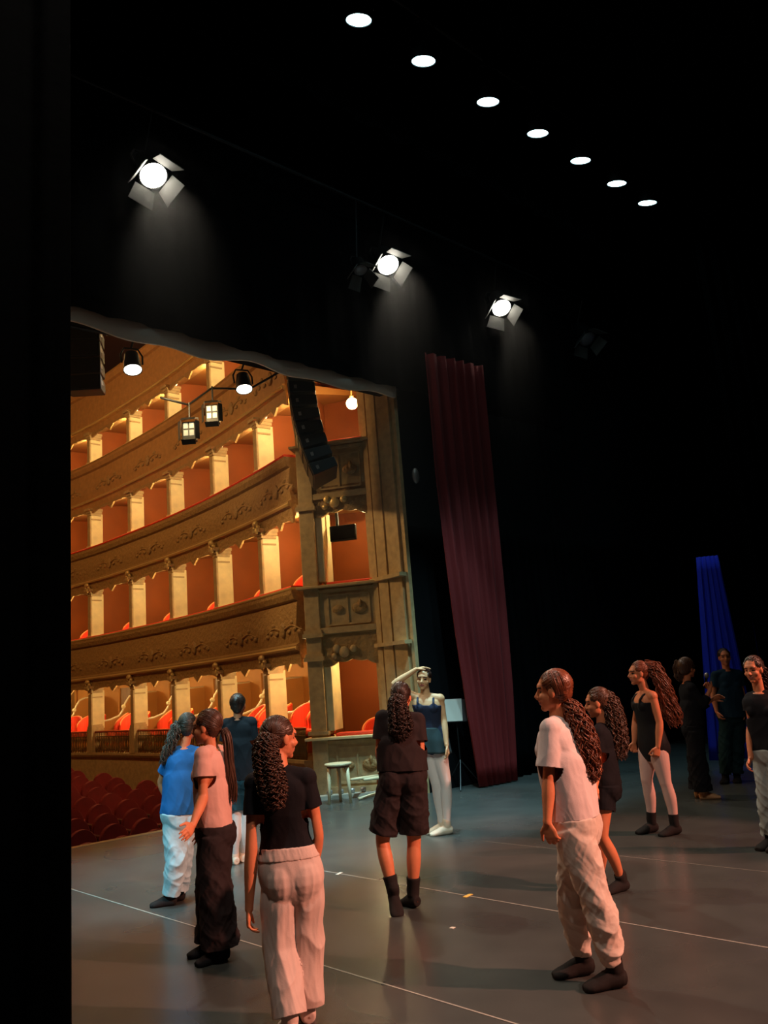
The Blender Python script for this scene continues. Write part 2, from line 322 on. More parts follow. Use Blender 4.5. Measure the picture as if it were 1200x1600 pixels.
lp = MB(); lp.tube([(5.7, 10.62, 6.02), (6.16, 10.62, 5.99), (6.57, 10.62, 6.33), (7.2, 10.5, 6.40), (7.42, 9.80, 6.56)], 0.018, n=6); tag(lp.build('lighting_pipe', black_metal, smooth=True), 'thin dark pipe carrying the two four cell wash lanterns', 'pipe')

# line array speakers
def line_array(loc, rz, nmod, label, curve, hgt=0.22, wid=0.62):
    root = empty('line_array_speaker', loc, rz, label, 'speaker', None)
    p = Vector((0, 0, 0)); a = 0.0
    for k in range(nmod):
        c = p + Vector((0, math.sin(a)*hgt/2, -math.cos(a)*hgt/2))
        b = MB(); 
        R = Matrix.Rotation(a, 3, 'X')
        prof = [(-wid/2, -0.20, 0.47), (wid/2, -0.20, 0.47), (wid/2*0.8, 0.22, 0.36), (-wid/2*0.8, 0.22, 0.36)]
        v = [c + R @ Vector((x, y, sz*h*hgt)) for sz in (-1, 1) for x, y, h in prof]
        b.add(v, [(0, 3, 2, 1), (4, 5, 6, 7), (0, 1, 5, 4), (1, 2, 6, 5), (2, 3, 7, 6), (3, 0, 4, 7)])
        cb = bevel(b.build('speaker_cabinet', mat('speaker_black', (0.02, 0.021, 0.02), 0.5), root), 0.015)
        g = MB(); g.box((0, 0, 0), (wid*0.86, 0.012, hgt*0.78)); g.v = [tuple(c + R @ (Vector(q) + Vector((0, -0.206, 0)))) for q in g.v]
        g.build('grille', mat('grille', (0.035, 0.037, 0.036) if k < nmod-1 else (0.06, 0.06, 0.055), 0.4, 0.3, bump=0.4, scale=90), cb)
        for sx in (-1, 1):
            h = MB(); h.box((0, 0, 0), (0.02, 0.10, 0.06)); h.v = [tuple(c + R @ (Vector(q) + Vector((sx*wid*0.47, -0.12, 0)))) for q in h.v]; h.build('rigging_plate', grey_metal, cb)
        p = p + Vector((0, math.sin(a)*hgt, -math.cos(a)*hgt)); a += curve
    f = MB(); f.box((0, 0, 0.05), (wid*0.9, 0.45, 0.06)); f.build('flying_frame', black_metal, root)
    ch = MB(); ch.tube([(0, 0, 0.08), (0, 0, 12.48-loc[2])], 0.012, n=6); ch.build('chain', grey_metal, root)
    return root
line_array((8.0, 10.2, 6.66), math.radians(-128), 8, 'curved black column of stacked speakers hanging beside the proscenium box', 0.050, 0.222, 1.02)
line_array((4.36, 10.2, 6.58), math.radians(-40), 4, 'dark speaker cluster at the left edge of the stage opening', 0.03, 0.22, 0.55)

# ================================================================== AUDITORIUM
G = [(8.50, 11.30), (8.72, 12.60), (8.98, 14.60), (9.12, 16.70), (9.14, 18.70), (9.08, 20.90), (8.75, 23.00), (7.90, 25.00), (6.40, 26.60), (4.20, 27.60), (1.5, 28.0)]
def catmull(P, sub):
    P = [Vector(p) for p in P]; out = []
    for i in range(len(P)-1):
        p0 = P[max(i-1, 0)]; p1 = P[i]; p2 = P[i+1]; p3 = P[min(i+2, len(P)-1)]
        for k in range(sub):
            t = k/sub
            out.append(0.5*((2*p1) + (p2-p0)*t + (2*p0-5*p1+4*p2-p3)*t*t + (3*p1-p0-3*p2+p3)*t**3))
    out.append(P[-1]); return out
SUB = 12
CUR = catmull([(x, y, 0) for x, y in G], SUB)
NOR = []
for i in range(len(CUR)):
    t = (CUR[min(i+1, len(CUR)-1)] - CUR[max(i-1, 0)]).normalized(); NOR.append(Vector((t.y, -t.x, 0)))    # outwards, away from the stalls
def at_curve(s, out=0.0, z=0.0):
    i = int(max(0, min(len(CUR)-2, math.floor(s*SUB)))); f = s*SUB - i
    p = CUR[i].lerp(CUR[i+1], f); nn = NOR[i].lerp(NOR[i+1], f).normalized(); return p + nn*out + Vector((0, 0, z)), nn
def sweep(prof, i0=0, i1=None, zfun=None):
    i1 = len(CUR) if i1 is None else i1
    rings = [[CUR[i] + NOR[i]*o + Vector((0, 0, z + (zfun(i/SUB, j) if zfun else 0))) for j, (o, z) in enumerate(prof)] for i in range(i0, i1)]
    mb = MB(); mb.loft(rings); return mb
RAIL = [1.08, 3.35, 5.68, 7.95, 10.15]
TOPS = [2.12, 4.58, 6.72, 8.80]
TIER = ['ground', 'first', 'second', 'third', 'fourth']
st = MB(); st.prism([(-8, 10.55), (14, 10.55), (14, 30), (-8, 30)], -1.25, -1.05); struct('floor_stalls', st, mat('stalls_carpet', (0.05, 0.008, 0.008), 0.9))
st = MB(); st.box((3, 30.1, 6), (22, 0.2, 15)); struct('wall_auditorium_back', st, orange_wall)
st = MB(); st.box((13.1, 19.8, 6), (0.2, 20.8, 15)); struct('wall_auditorium_right', st, orange_wall)
st = MB(); st.box((-8.1, 19.8, 6), (0.2, 20.8, 15)); struct('wall_auditorium_left', st, tan_wall)
st = MB(); st.box((3, 19.8, 12.6), (22.6, 20.8, 0.2)); struct('ceiling_auditorium', st, mat('auditorium_ceiling', (0.16, 0.06, 0.025), 0.8))
# base of the ground boxes
bal = empty('balcony', (0, 0, 0), label='ground level of theatre boxes with a low olive base wall and ledge', cat='balcony', group='tiers of boxes around the stalls')
sweep([(0.06, -1.05), (0.06, 0.40), (0.0, 0.42), (-0.03, 0.47), (-0.03, 0.52), (1.9, 0.52), (1.9, -1.05)]).build('base_wall', stone, bal, smooth=False)
sweep([(1.9, 0.5), (1.9, 2.5), (2.05, 2.5), (2.05, 0.5)]).build('back_wall', tan_wall, bal)
for t in range(1, 5):
    R = RAIL[t]; lo = TOPS[t-1]
    bal = empty('balcony', (0, 0, 0), label=['', 'first balcony of orange boxes with red chairs showing over a carved parapet', 'second balcony of orange boxes above a broad carved parapet', 'third balcony of brightly lit boxes above a plain brown parapet', 'topmost balcony parapet under the dark auditorium ceiling'][t], cat='balcony', group='tiers of boxes around the stalls')
    d = R - lo
    prof = [(0.36, lo+0.10), (0.10, lo+0.10), (0.08, lo+0.02), (0.02, lo+0.03), (0.0, lo+0.16), (-0.06, lo+0.20), (-0.06, lo+0.27), (0.01, lo+0.31), (-0.02, lo+0.46), (-0.035, lo+0.62), (0.0, R-0.26), (0.01, R-0.22), (-0.05, R-0.19), (-0.09, R-0.10), (-0.09, R-0.03), (0.16, R-0.03), (0.16, R-0.1), (0.36, R-0.95)]
    sweep(prof).build('parapet', carved if t < 3 else painted, bal, smooth=False)
    if t < 4:
        for k in range(0, 7):                                         # carved cartouche in the middle of each parapet bay
            q, nn = at_curve(k+0.5, -0.035, lo+0.56); tv = Vector((-nn.y, nn.x, 0)); Rm = Matrix((tv, nn, Vector((0, 0, 1)))).transposed(); m = MB()
            m.ball(q, (0.11, 0.035, 0.13), R=Rm)
            for sg in (-1, 1):
                pts = [q + tv*sg*(0.10 + 0.62*u) + Vector((0, 0, 0.05*math.sin(u*4.2))) for u in [i/14 for i in range(15)]]
                m.tube(pts, [0.024*(1-0.6*i/14) for i in range(15)], n=6)
                for u, dz in ((0.22, -0.05), (0.42, 0.10), (0.60, -0.02), (0.85, -0.07)): m.ball(q + tv*sg*(0.10+0.62*u) + Vector((0, 0, dz)), (0.07, 0.022, 0.04), R=Rm, n=8, m=6)
            m.build('cartouche', carved, bal, smooth=True)
    sweep([(-0.10, R-0.03), (-0.11, R-0.005), (-0.09, R+0.012), (0.16, R+0.012), (0.17, R-0.03)]).build('rail', gilt if t == 1 else red_velvet if t == 2 else brass, bal)
    if t == 1:
        sweep([(-0.10, R+0.012), (-0.08, R+0.035), (0.12, R+0.035), (0.14, R+0.012)]).build('rail_cushion', red_velvet, bal)
    sweep([(-0.065, lo+0.19), (-0.085, lo+0.22), (-0.065, lo+0.25), (0, lo+0.25), (0, lo+0.19)]).build('moulding', gilt, bal)
    # box floors double as the soffit of the boxes beneath
    sweep([(0.30, lo+0.14), (2.0, lo+0.30), (2.0, R-0.90), (0.30, R-0.90)]).build('floor_slab', soffit_paint, bal)
    if t < 4:
        sweep([(1.9, R-0.92), (1.9, TOPS[t]+0.4), (2.05, TOPS[t]+0.4), (2.05, R-0.92)]).build('back_wall', orange_wall, bal)
    # scalloped hanging edge beneath the parapet
    def scal(s, j):
        u = s - math.floor(s); a = abs(u-0.5)*2
        return (-0.05 - 0.11*max(0, math.cos((u-0.5)*PI*6))*(1 if abs(u-0.5) < 0.09 else 0) - 0.12*max(0, a-0.55)**1.3*2.2 - 0.02*abs(math.sin(u*PI*5))) if j in (1, 2) else 0
    sweep([(0.02, lo+0.05), (0.02, lo+0.03), (0.06, lo+0.03), (0.06, lo+0.05)], zfun=scal).build('scalloped_edge', carved, bal)
# columns, capitals, partitions
NB = 8
col_obj = None
for t in range(4):
    z0 = RAIL[t]+0.01 if t else 0.52; z1 = TOPS[t]+0.03
    for k in range(1, NB):
        p, nn = at_curve(k, 0.13); ang = math.atan2(nn.y, nn.x)
        lab = 'cream square column on the %s tier of boxes, %s from the stage' % (TIER[t], ORD[k-1])
        root = empty('column', (p.x, p.y, z0), ang, lab, 'column', 'columns between the %s tier boxes' % TIER[t])
        h = z1 - z0
        pb = 0.57 if t == 0 else 0.0
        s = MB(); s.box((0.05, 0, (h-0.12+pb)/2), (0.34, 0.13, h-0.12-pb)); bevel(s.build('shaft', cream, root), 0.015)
        s = MB(); s.box((-0.135, 0, (h-0.20+pb)/2), (0.04, 0.15, h-0.20-pb)); bevel(s.build('front_shade_strip', stone, root), 0.01)  # added strip, its darker colour paints the shade on the column front
        c = MB(); c.prism([(-0.13, -0.085), (0.15, -0.085), (0.15, 0.085), (-0.13, 0.085)], h-0.30, h-0.27); c.box((0, 0, h-0.09), (0.34, 0.23, 0.06)); c.box((0, 0, h-0.15), (0.30, 0.19, 0.06)); c.box((-0.02, 0, h-0.03), (0.40, 0.27, 0.06))
        c.build('capital', stone, root)
        q = MB(); q.box((0, 0, pb+0.03), (0.32, 0.21, 0.06)); q.box((0, 0, pb+0.08), (0.29, 0.18, 0.04))
        if pb: q.box((0, 0, pb/2), (0.34, 0.24, pb))
        q.build('plinth', cream if t else stone, root)
        if t < 2:
            s = MB(); s.ball((-0.22, 0, h+0.10), (0.05, 0.09, 0.06)); s.ball((-0.20, 0.07, h+0.03), 0.04); s.ball((-0.20, -0.07, h+0.03), 0.04); s.ball((-0.20, 0, h-0.04), (0.035, 0.05, 0.07)); s.build('scroll_ornament', gilt, root, smooth=True)
# partitions between the boxes: full height above, a low swept panel with a curved handrail on the ground tier
for t in range(4):
    for k in range(1, NB):
        lab = 'orange partition wall behind the %s tier column %s from the stage' % (TIER[t], ORD[k-1])
        if t:
            pts = [at_curve(k, o)[0] for o in (0.28, 1.92)]; tv = (pts[1]-pts[0]).normalized(); sd = Vector((-tv.y, tv.x, 0))*0.035
            m = MB(); m.prism([tuple((q+e).xy) for q, e in ((pts[0], -sd), (pts[1], -sd), (pts[1], sd), (pts[0], sd))], RAIL[t]-0.9, TOPS[t]+0.35)
            tag(m.build('box_partition', orange_wall), lab, 'partition', 'partitions between the boxes')
        else:
            root = empty('box_partition', at_curve(k, 0.28, 0.52)[0], 0, 'low swept partition with pale curved top behind the ground tier column %s from the stage' % ORD[k-1], 'partition', 'partitions between the boxes')
            nn = at_curve(k)[1]; sd = Vector((-nn.y, nn.x, 0))*0.03
            prof = [(0.0, 0.72), (0.25, 0.74), (0.5, 0.82), (0.62, 0.95), (0.70, 1.15), (0.82, 1.30), (1.0, 1.36), (1.64, 1.38)]
            m = MB(); poly = [(0.0, 0.0)] + prof + [(1.64, 0.0)]
            m.loft([[nn*o + sd*e + Vector((0, 0, z)) for o, z in poly] for e in (-1, 1)]); m.build('panel', tan_wall, root)
            m = MB(); m.tube([nn*o + Vector((0, 0, z+0.01)) for o, z in prof], 0.028, n=8); m.build('handrail', pale_wood, root, smooth=True)
            m = MB(); q = nn*0.64 + Vector((0, 0, 1.06)); m.ball(q, 0.055); m.build('knob', cream, root, smooth=True)
# doors at the back of the ground boxes
for k in range(0, 7):
    p, nn = at_curve(k+0.55, 1.88, 0.52); root = empty('box_door', p, math.atan2(nn.y, nn.x), 'dark brown door behind the ground tier box %s from the stage' % ORD[k], 'door', 'doors at the back of the boxes')
    m = MB(); m.box((0, 0, 0.78), (0.05, 0.72, 1.56)); m.build('door_leaf', door_wood, root)
    m = MB(); [m.box((-0.03, y, 0.80), (0.06, 0.07, 1.62)) for y in (-0.39, 0.39)]; m.box((-0.03, 0, 1.60), (0.06, 0.85, 0.07)); m.build('door_frame', tan_wall, root)
# warm ceiling lamps in the boxes
lamp_proto = None
POW = [42, 52, 60, 80]
for t in range(4):
    for k in range(0, 7):
        p, nn = at_curve(k+0.24, 0.42); z = TOPS[t] + 0.0
        root = empty('box_lamp', (p.x, p.y, z), 0, 'small warm ceiling lamp of the %s tier box %s from the stage' % (TIER[t], ORD[k]), 'lamp', 'ceiling lamps in the boxes')
        if lamp_proto is None:
            m = MB(); m.lathe([(0.02, 0.12), (0.05, 0.10), (0.06, 0.03), (0.05, 0.0)], n=12); a = m.build('lamp_holder', brass, root)
            m = MB(); m.ball((0, 0, -0.01), 0.035); bb = m.build('bulb', bulb, root, smooth=True); lamp_proto = (a, bb)
        else:
            for ch in lamp_proto:
                c = ch.copy(); C.objects.link(c); c.parent = root
        pl = point('box_light', (p.x, p.y, z-0.10), POW[t], WARM, 0.05); 
# iron balustrades of the ground tier
for k in range(0, 7):
    root = empty('balustrade', at_curve(k+0.5, 0, 0.52)[0], 0, 'iron balustrade with red rail before the ground tier box %s from the stage' % ORD[k], 'balustrade', 'iron balustrades of the ground boxes')
    o0 = root.location; pts = [at_curve(k+0.07+0.86*i/8, 0.05)[0] for i in range(9)]
    m = MB(); m.tube([q + Vector((0, 0, 1.02)) - o0 for q in pts], 0.025, n=8); m.build('handrail', mat('red_rail', (0.45, 0.08, 0.03), 0.5), root, smooth=True)
    m = MB()
    for i in range(22):
        q = at_curve(k+0.08+0.84*i/21, 0.05)[0] - o0
        m.tube([q + Vector((0, 0, z)) for z in (0.52, 0.62, 0.72, 0.82, 0.92, 1.0)], [0.014, 0.022, 0.010, 0.024, 0.010, 0.014], n=6)
    m.tube([q + Vector((0, 0, 0.90)) - o0 for q in pts], 0.012, n=6); m.tube([q + Vector((0, 0, 0.58)) - o0 for q in pts], 0.014, n=6)
    m.build('balusters', iron, root, smooth=True)
# ------------------------------------------------------------------ chairs in the boxes
def make_armchair():
    root = empty('armchair')
    def shell(r0, r1, z0, zt, a0, a1, n=16):
        rings = []
        for i in range(n+1):
            a = lerp(a0, a1, i/n); e = math.sin(PI*i/n)**0.7; zz = z0 + (zt-z0)*(0.45+0.55*e); d = Vector((math.sin(a), math.cos(a), 0))
            rings.append([d*r0 + Vector((0, 0, z0)), d*r0*1.05 + Vector((0, 0, zz)), d*r1*1.05 + Vector((0, 0, zz)), d*r1 + Vector((0, 0, z0))])
        mb = MB(); mb.loft(rings); return mb
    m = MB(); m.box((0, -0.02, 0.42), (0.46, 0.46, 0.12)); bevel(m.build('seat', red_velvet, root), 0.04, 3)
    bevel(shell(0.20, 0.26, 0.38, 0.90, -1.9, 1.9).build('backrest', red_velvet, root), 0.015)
    rings = []
    m = MB(); pts = []
    for i in range(21):
        a = lerp(-1.9, 1.9, i/20); e = math.sin(PI*i/20)**0.7; pts.append((math.sin(a)*0.243, math.cos(a)*0.243, 0.38+0.52*(0.45+0.55*e)))
    m.tube(pts, 0.016, n=6); m.build('back_trim', mat('orange_trim', (0.9, 0.30, 0.08), 0.5), root, smooth=True)
    for sx in (-1, 1):
        for sy in (-1, 1):
            m = MB(); m.tube([(sx*0.19, sy*0.18, 0.37), (sx*0.20, sy*0.19, 0.2), (sx*0.21, sy*0.205, 0.0)], [0.024, 0.018, 0.013], n=8); m.build('leg', brass, root, smooth=True)
    return root
arm = make_armchair(); used = [False]
def put_chair(s, out, z, rz, label, group):
    o = arm if not used[0] else copy_tree(arm); used[0] = True
    p, nn = at_curve(s, out, z) if not isinstance(s, tuple) else (Vector((*s, z)), None)
    o.location = p; o.rotation_euler = (0, 0, rz); tag(o, label, 'chair', group)
POSN = ['nearest the stage', 'second from the stage end', 'third from the stage end', 'farthest from the stage']
for k in range(0, 7):
    for i, (u, out) in enumerate([(0.25, 0.42), (0.50, 0.45), (0.74, 0.42)]):
        p, nn = at_curve(k+u); base = math.atan2(nn.y, nn.x) - PI/2
        put_chair(k+u, out, 0.52, base + random.uniform(-0.6, 0.6) , 'red armchair in the ground tier box %s from the stage, %s' % (ORD[k], POSN[i]), 'red armchairs behind the iron balustrades')
    p, nn = at_curve(k+0.31); base = math.atan2(nn.y, nn.x) - PI/2
    put_chair(k+0.31, 0.30, 2.80, base + 0.1, 'red armchair top showing over the first tier parapet, box %s from the stage' % ORD[k], 'red armchairs in the first tier boxes')
# ------------------------------------------------------------------ stalls seats
def make_stall():
    root = empty('stalls_seat')
    prof = []
    for i in range(17):
        a = PI*i/16; prof.append((0.23*math.cos(a), 0.62 + 0.24*math.sin(a)))
    poly = [(0.23, 0.36)] + prof + [(-0.23, 0.36)]
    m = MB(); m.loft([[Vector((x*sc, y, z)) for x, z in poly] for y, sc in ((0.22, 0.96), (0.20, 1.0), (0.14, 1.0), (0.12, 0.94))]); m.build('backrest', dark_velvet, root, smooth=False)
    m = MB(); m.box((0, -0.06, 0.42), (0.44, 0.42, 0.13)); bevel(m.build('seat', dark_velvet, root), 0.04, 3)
    for sx in (-1, 1):
        m = MB(); m.box((sx*0.25, -0.02, 0.56), (0.06, 0.38, 0.05)); m.box((sx*0.25, 0.02, 0.28), (0.05, 0.30, 0.54)); bevel(m.build('armrest', mat('seat_wood', (0.10, 0.02, 0.012), 0.45), root), 0.012)
    m = MB(); m.box((0, 0.16, 0.2), (0.40, 0.05, 0.34)); m.build('seat_back_base', mat('seat_wood', (0.10, 0.02, 0.012), 0.45), root)
    return root
stall = make_stall(); first = True
for r in range(10):
    y = 11.75 + 0.92*r; x = max(0.36*y, 4.35) + 0.26*(r % 2); k = 0
    xs = []
    xx = (8.38 if r > 1 else 7.7) - 0.35*((r*0.618) % 1.0)
    while xx - 0.52*k > 0.345*y: xs.append(xx - 0.52*k); k += 1
    for i, x in enumerate(xs):
        o = stall if first else copy_tree(stall); first = False
        o.location = (x, y + 0.05*math.sin(x), -1.05 + 0.055*r); o.rotation_euler = (0, 0, random.uniform(-0.04, 0.04))
        tag(o, 'dark red round backed seat, %s row from the stage, %s from the boxes' % (ORD[r], ORD[i]), 'seat', 'dark red seats in the stalls')
# ------------------------------------------------------------------ proscenium box at the side of the opening
A = Vector((8.42, 10.98, 0)); B = Vector((9.06, 10.06, 0)); ba = math.atan2((B-A).y, (B-A).x); BL = (B-A).length
def boxpart(mb, name, m, parent, smooth=False, bv=0.0):
    o = mb.build(name, m, parent, smooth)
    if bv: bevel(o, bv)
    return o
pil = empty('pilaster', A, ba, 'tall olive pilaster with a bright edge at the corner of the proscenium boxes', 'pilaster')
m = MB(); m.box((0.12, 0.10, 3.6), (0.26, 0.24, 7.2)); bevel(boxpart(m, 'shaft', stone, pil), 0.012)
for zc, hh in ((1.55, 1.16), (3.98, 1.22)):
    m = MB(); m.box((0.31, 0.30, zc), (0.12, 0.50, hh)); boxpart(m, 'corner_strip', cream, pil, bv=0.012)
m = MB()
for z in (2.12, 2.50, 4.62): m.box((0.12, 0.09, z), (0.34, 0.32, 0.07)); m.box((0.12, 0.09, z+0.06), (0.30, 0.28, 0.05))
m.box((0.12, 0.1, 0.95), (0.34, 0.32, 0.06)); boxpart(m, 'moulding', stone, pil)
names = ['stage level proscenium box with a panelled front and white ledge', 'first floor proscenium box with orange wall and framed parapet', 'upper proscenium box with a bright globe lamp']
lv = [(0.0, 0.86, 2.10), (2.50, 3.28, 4.58), (4.75, 5.70, 7.0)]
for i, (z0, R, zt) in enumerate(lv):
    root = empty('proscenium_box', A, ba, names[i], 'theatre box', 'proscenium boxes one above another')
    m = MB(); m.box((BL/2+0.1, 0.10, (z0+R)/2), (BL-0.05, 0.14, R-z0)); boxpart(m, 'parapet', stone if i else stone, root)
    m = MB(); xx0, xx1 = 0.34, BL+0.02
    zc = (z0+R)/2; hh = (R-z0)*0.62
    for zz in (zc-hh/2, zc+hh/2): m.box(((xx0+xx1)/2, 0.025, zz), (xx1-xx0-0.1, 0.03, 0.03))
    for x in (xx0+0.05, (xx0+xx1)/2-0.02, xx1-0.05): m.box((x, 0.025, zc), (0.03, 0.03, hh))
    m.box((BL/2+0.1, 0.02, R-0.07), (BL, 0.05, 0.05)); m.box((BL/2+0.1, 0.02, z0+0.06), (BL, 0.06, 0.10)); boxpart(m, 'panel_moulding', stone, root)
    m = MB(); m.ball(((xx0+xx1)/2+0.18, 0.02, zc), (0.13, 0.03, 0.09)); m.ball(((xx0+xx1)/2+0.2, 0.0, zc+0.07), (0.03, 0.03, 0.07)); boxpart(m, 'cartouche', carved, root, True)
    m = MB(); m.ball(((xx0+xx1)/2-0.18, 0.02, zc), (0.10, 0.03, 0.07)); boxpart(m, 'cartouche', carved, root, True)
    m = MB(); m.box((BL/2+0.04, 0.06, R), (BL+0.28, 0.34, 0.045)); boxpart(m, 'ledge', cream if i == 0 else stone, root, bv=0.01)
    m = MB(); m.box((BL/2+0.22, 0.12, R+0.045), (BL-0.34, 0.24, 0.06)); boxpart(m, 'rail_cushion', red_velvet, root, bv=0.02)
    m = MB(); m.box((BL/2+0.3, 1.5, (z0+zt)/2+0.1), (BL+1.3, 0.08, zt-z0+0.5)); m.box((0.1, 0.9, (z0+zt)/2+0.1), (0.08, 1.3, zt-z0+0.5)); m.box((BL+0.55, 0.9, (z0+zt)/2+0.1), (0.08, 1.3, zt-z0+0.5)); boxpart(m, 'back_wall', orange_wall, root)
    m = MB(); m.box((BL/2+0.3, 0.85, zt+0.34), (BL+0.6, 1.4, 0.08)); boxpart(m, 'soffit', soffit_paint, root)
    if i < 2:
        pts = []
        m = MB(); n = 24; rings = []
        for k in range(n+1):
            u = k/n; x = lerp(0.26, BL+0.1, u); dz = zt - 0.02 - 0.10*(1-math.sin(PI*u)) - 0.035*abs(math.sin(u*PI*4))
            rings.append([Vector((x, 0.03, zt+0.40)), Vector((x, 0.03, dz)), Vector((x, 0.09, dz)), Vector((x, 0.09, zt+0.40))])
        m.loft(rings); boxpart(m, 'valance', carved, root)
        m = MB(); 
        for cx, cz, r in ((0.50, 0.22, 0.07), (0.62, 0.16, 0.09), (0.78, 0.20, 0.06), (0.45, 0.10, 0.05)): m.ball((cx, 0.0, zt+cz-0.06), (r, 0.04, r))
        boxpart(m, 'scroll_ornament', gilt if i else stone, root, True)
# furniture and lamps of the proscenium boxes
def boxw(x, y, z): return A + Matrix.Rotation(ba, 3, 'Z') @ Vector((x, y, z))
q = boxw(0.95, 0.55, 0.0); put_chair((q.x, q.y), 0, 0.20, ba + 0.15, 'red armchair behind the ledge of the stage level proscenium box', 'red armchairs in the proscenium box')
pw = boxw(0.93, 0.50, 6.54)
gl = empty('globe_lamp', pw, 0, 'glowing round globe lamp in the upper proscenium box', 'lamp'); m = MB(); m.ball((0, 0, 0), 0.105, n=20, m=14); m.build('globe', bulb, gl, smooth=True)
m = MB(); m.lathe([(0.03, 0.10), (0.04, 0.13), (0.015, 0.15), (0.012, 0.5)], n=10); m.build('stem', brass, gl)
point('globe_light', pw + Vector((-0.16, -0.12, -0.02)), 40, WARM, 0.1)
pw = boxw(1.02, 0.50, 4.60)
gl = empty('box_lamp', pw, 0, 'small bright lamp under the ceiling of the first floor proscenium box', 'lamp'); m = MB(); m.ball((0, 0, 0), (0.06, 0.06, 0.045)); m.build('bulb', bulb, gl, smooth=True); m = MB(); m.lathe([(0.06, 0.03), (0.07, 0.05), (0.02, 0.08), (0.012, 0.3)], n=10); m.build('lamp_holder', brass, gl)
point('box_light', pw + Vector((-0.05, -0.05, -0.12)), 34, WARM, 0.06)
pw = boxw(1.02, 0.35, 2.05); point('box_light', pw, 26, WARM, 0.06)
pw = boxw(0.66, 0.30, 4.20)
tv = empty('monitor', pw, ba, 'flat dark monitor hanging in the first floor proscenium box', 'monitor'); m = MB(); m.box((0, 0, 0), (0.46, 0.07, 0.27)); bevel(m.build('casing', mat('monitor_black', (0.015, 0.015, 0.015), 0.4), tv), 0.012)
m = MB(); m.box((0, -0.037, 0.01), (0.42, 0.006, 0.23)); m.build('screen', screen_mat, tv); m = MB(); m.tube([(-0.10, 0.02, 0.13), (-0.10, 0.02, 0.24), (-0.10, 0.0, 0.42)], 0.03, n=8); m.build('bracket', black_metal, tv)
# proscenium jamb: fluted cream pilaster between box and opening edge
P0 = Vector((9.115, 10.10, 0)); P1 = Vector((9.16, 9.21, 0)); jt = (P1-P0); jn = Vector((jt.y, -jt.x, 0)).normalized()*-1
steps = [(0.0, 0.0), (0.10, 0.0), (0.10, -0.03), (0.22, -0.03), (0.22, 0.0), (0.27, 0.0), (0.27, -0.05), (0.50, -0.05), (0.50, -0.02), (0.56, -0.02), (0.56, -0.06), (0.86, -0.06), (0.86, -0.01), (0.93, -0.01), (0.93, -0.04), (1.0, -0.04)]
poly = [tuple((P0 + jt*u + Vector((-1, -0.1, 0)).normalized()*(-d)).xy) for u, d in steps]
poly += [(P1.x+0.4, P1.y+0.04), (P0.x+0.4, P0.y)]
jam = empty('proscenium_pilaster', (0, 0, 0), label='broad fluted cream pilaster lining the edge of the stage opening', cat='pilaster')
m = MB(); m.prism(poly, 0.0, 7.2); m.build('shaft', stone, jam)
m = MB()
for z in (0.12, 2.25, 3.3): 
    m.box((9.08, 9.64, z), (0.14, 0.80, 0.06), rz=-0.10)
m.build('moulding', stone, jam)
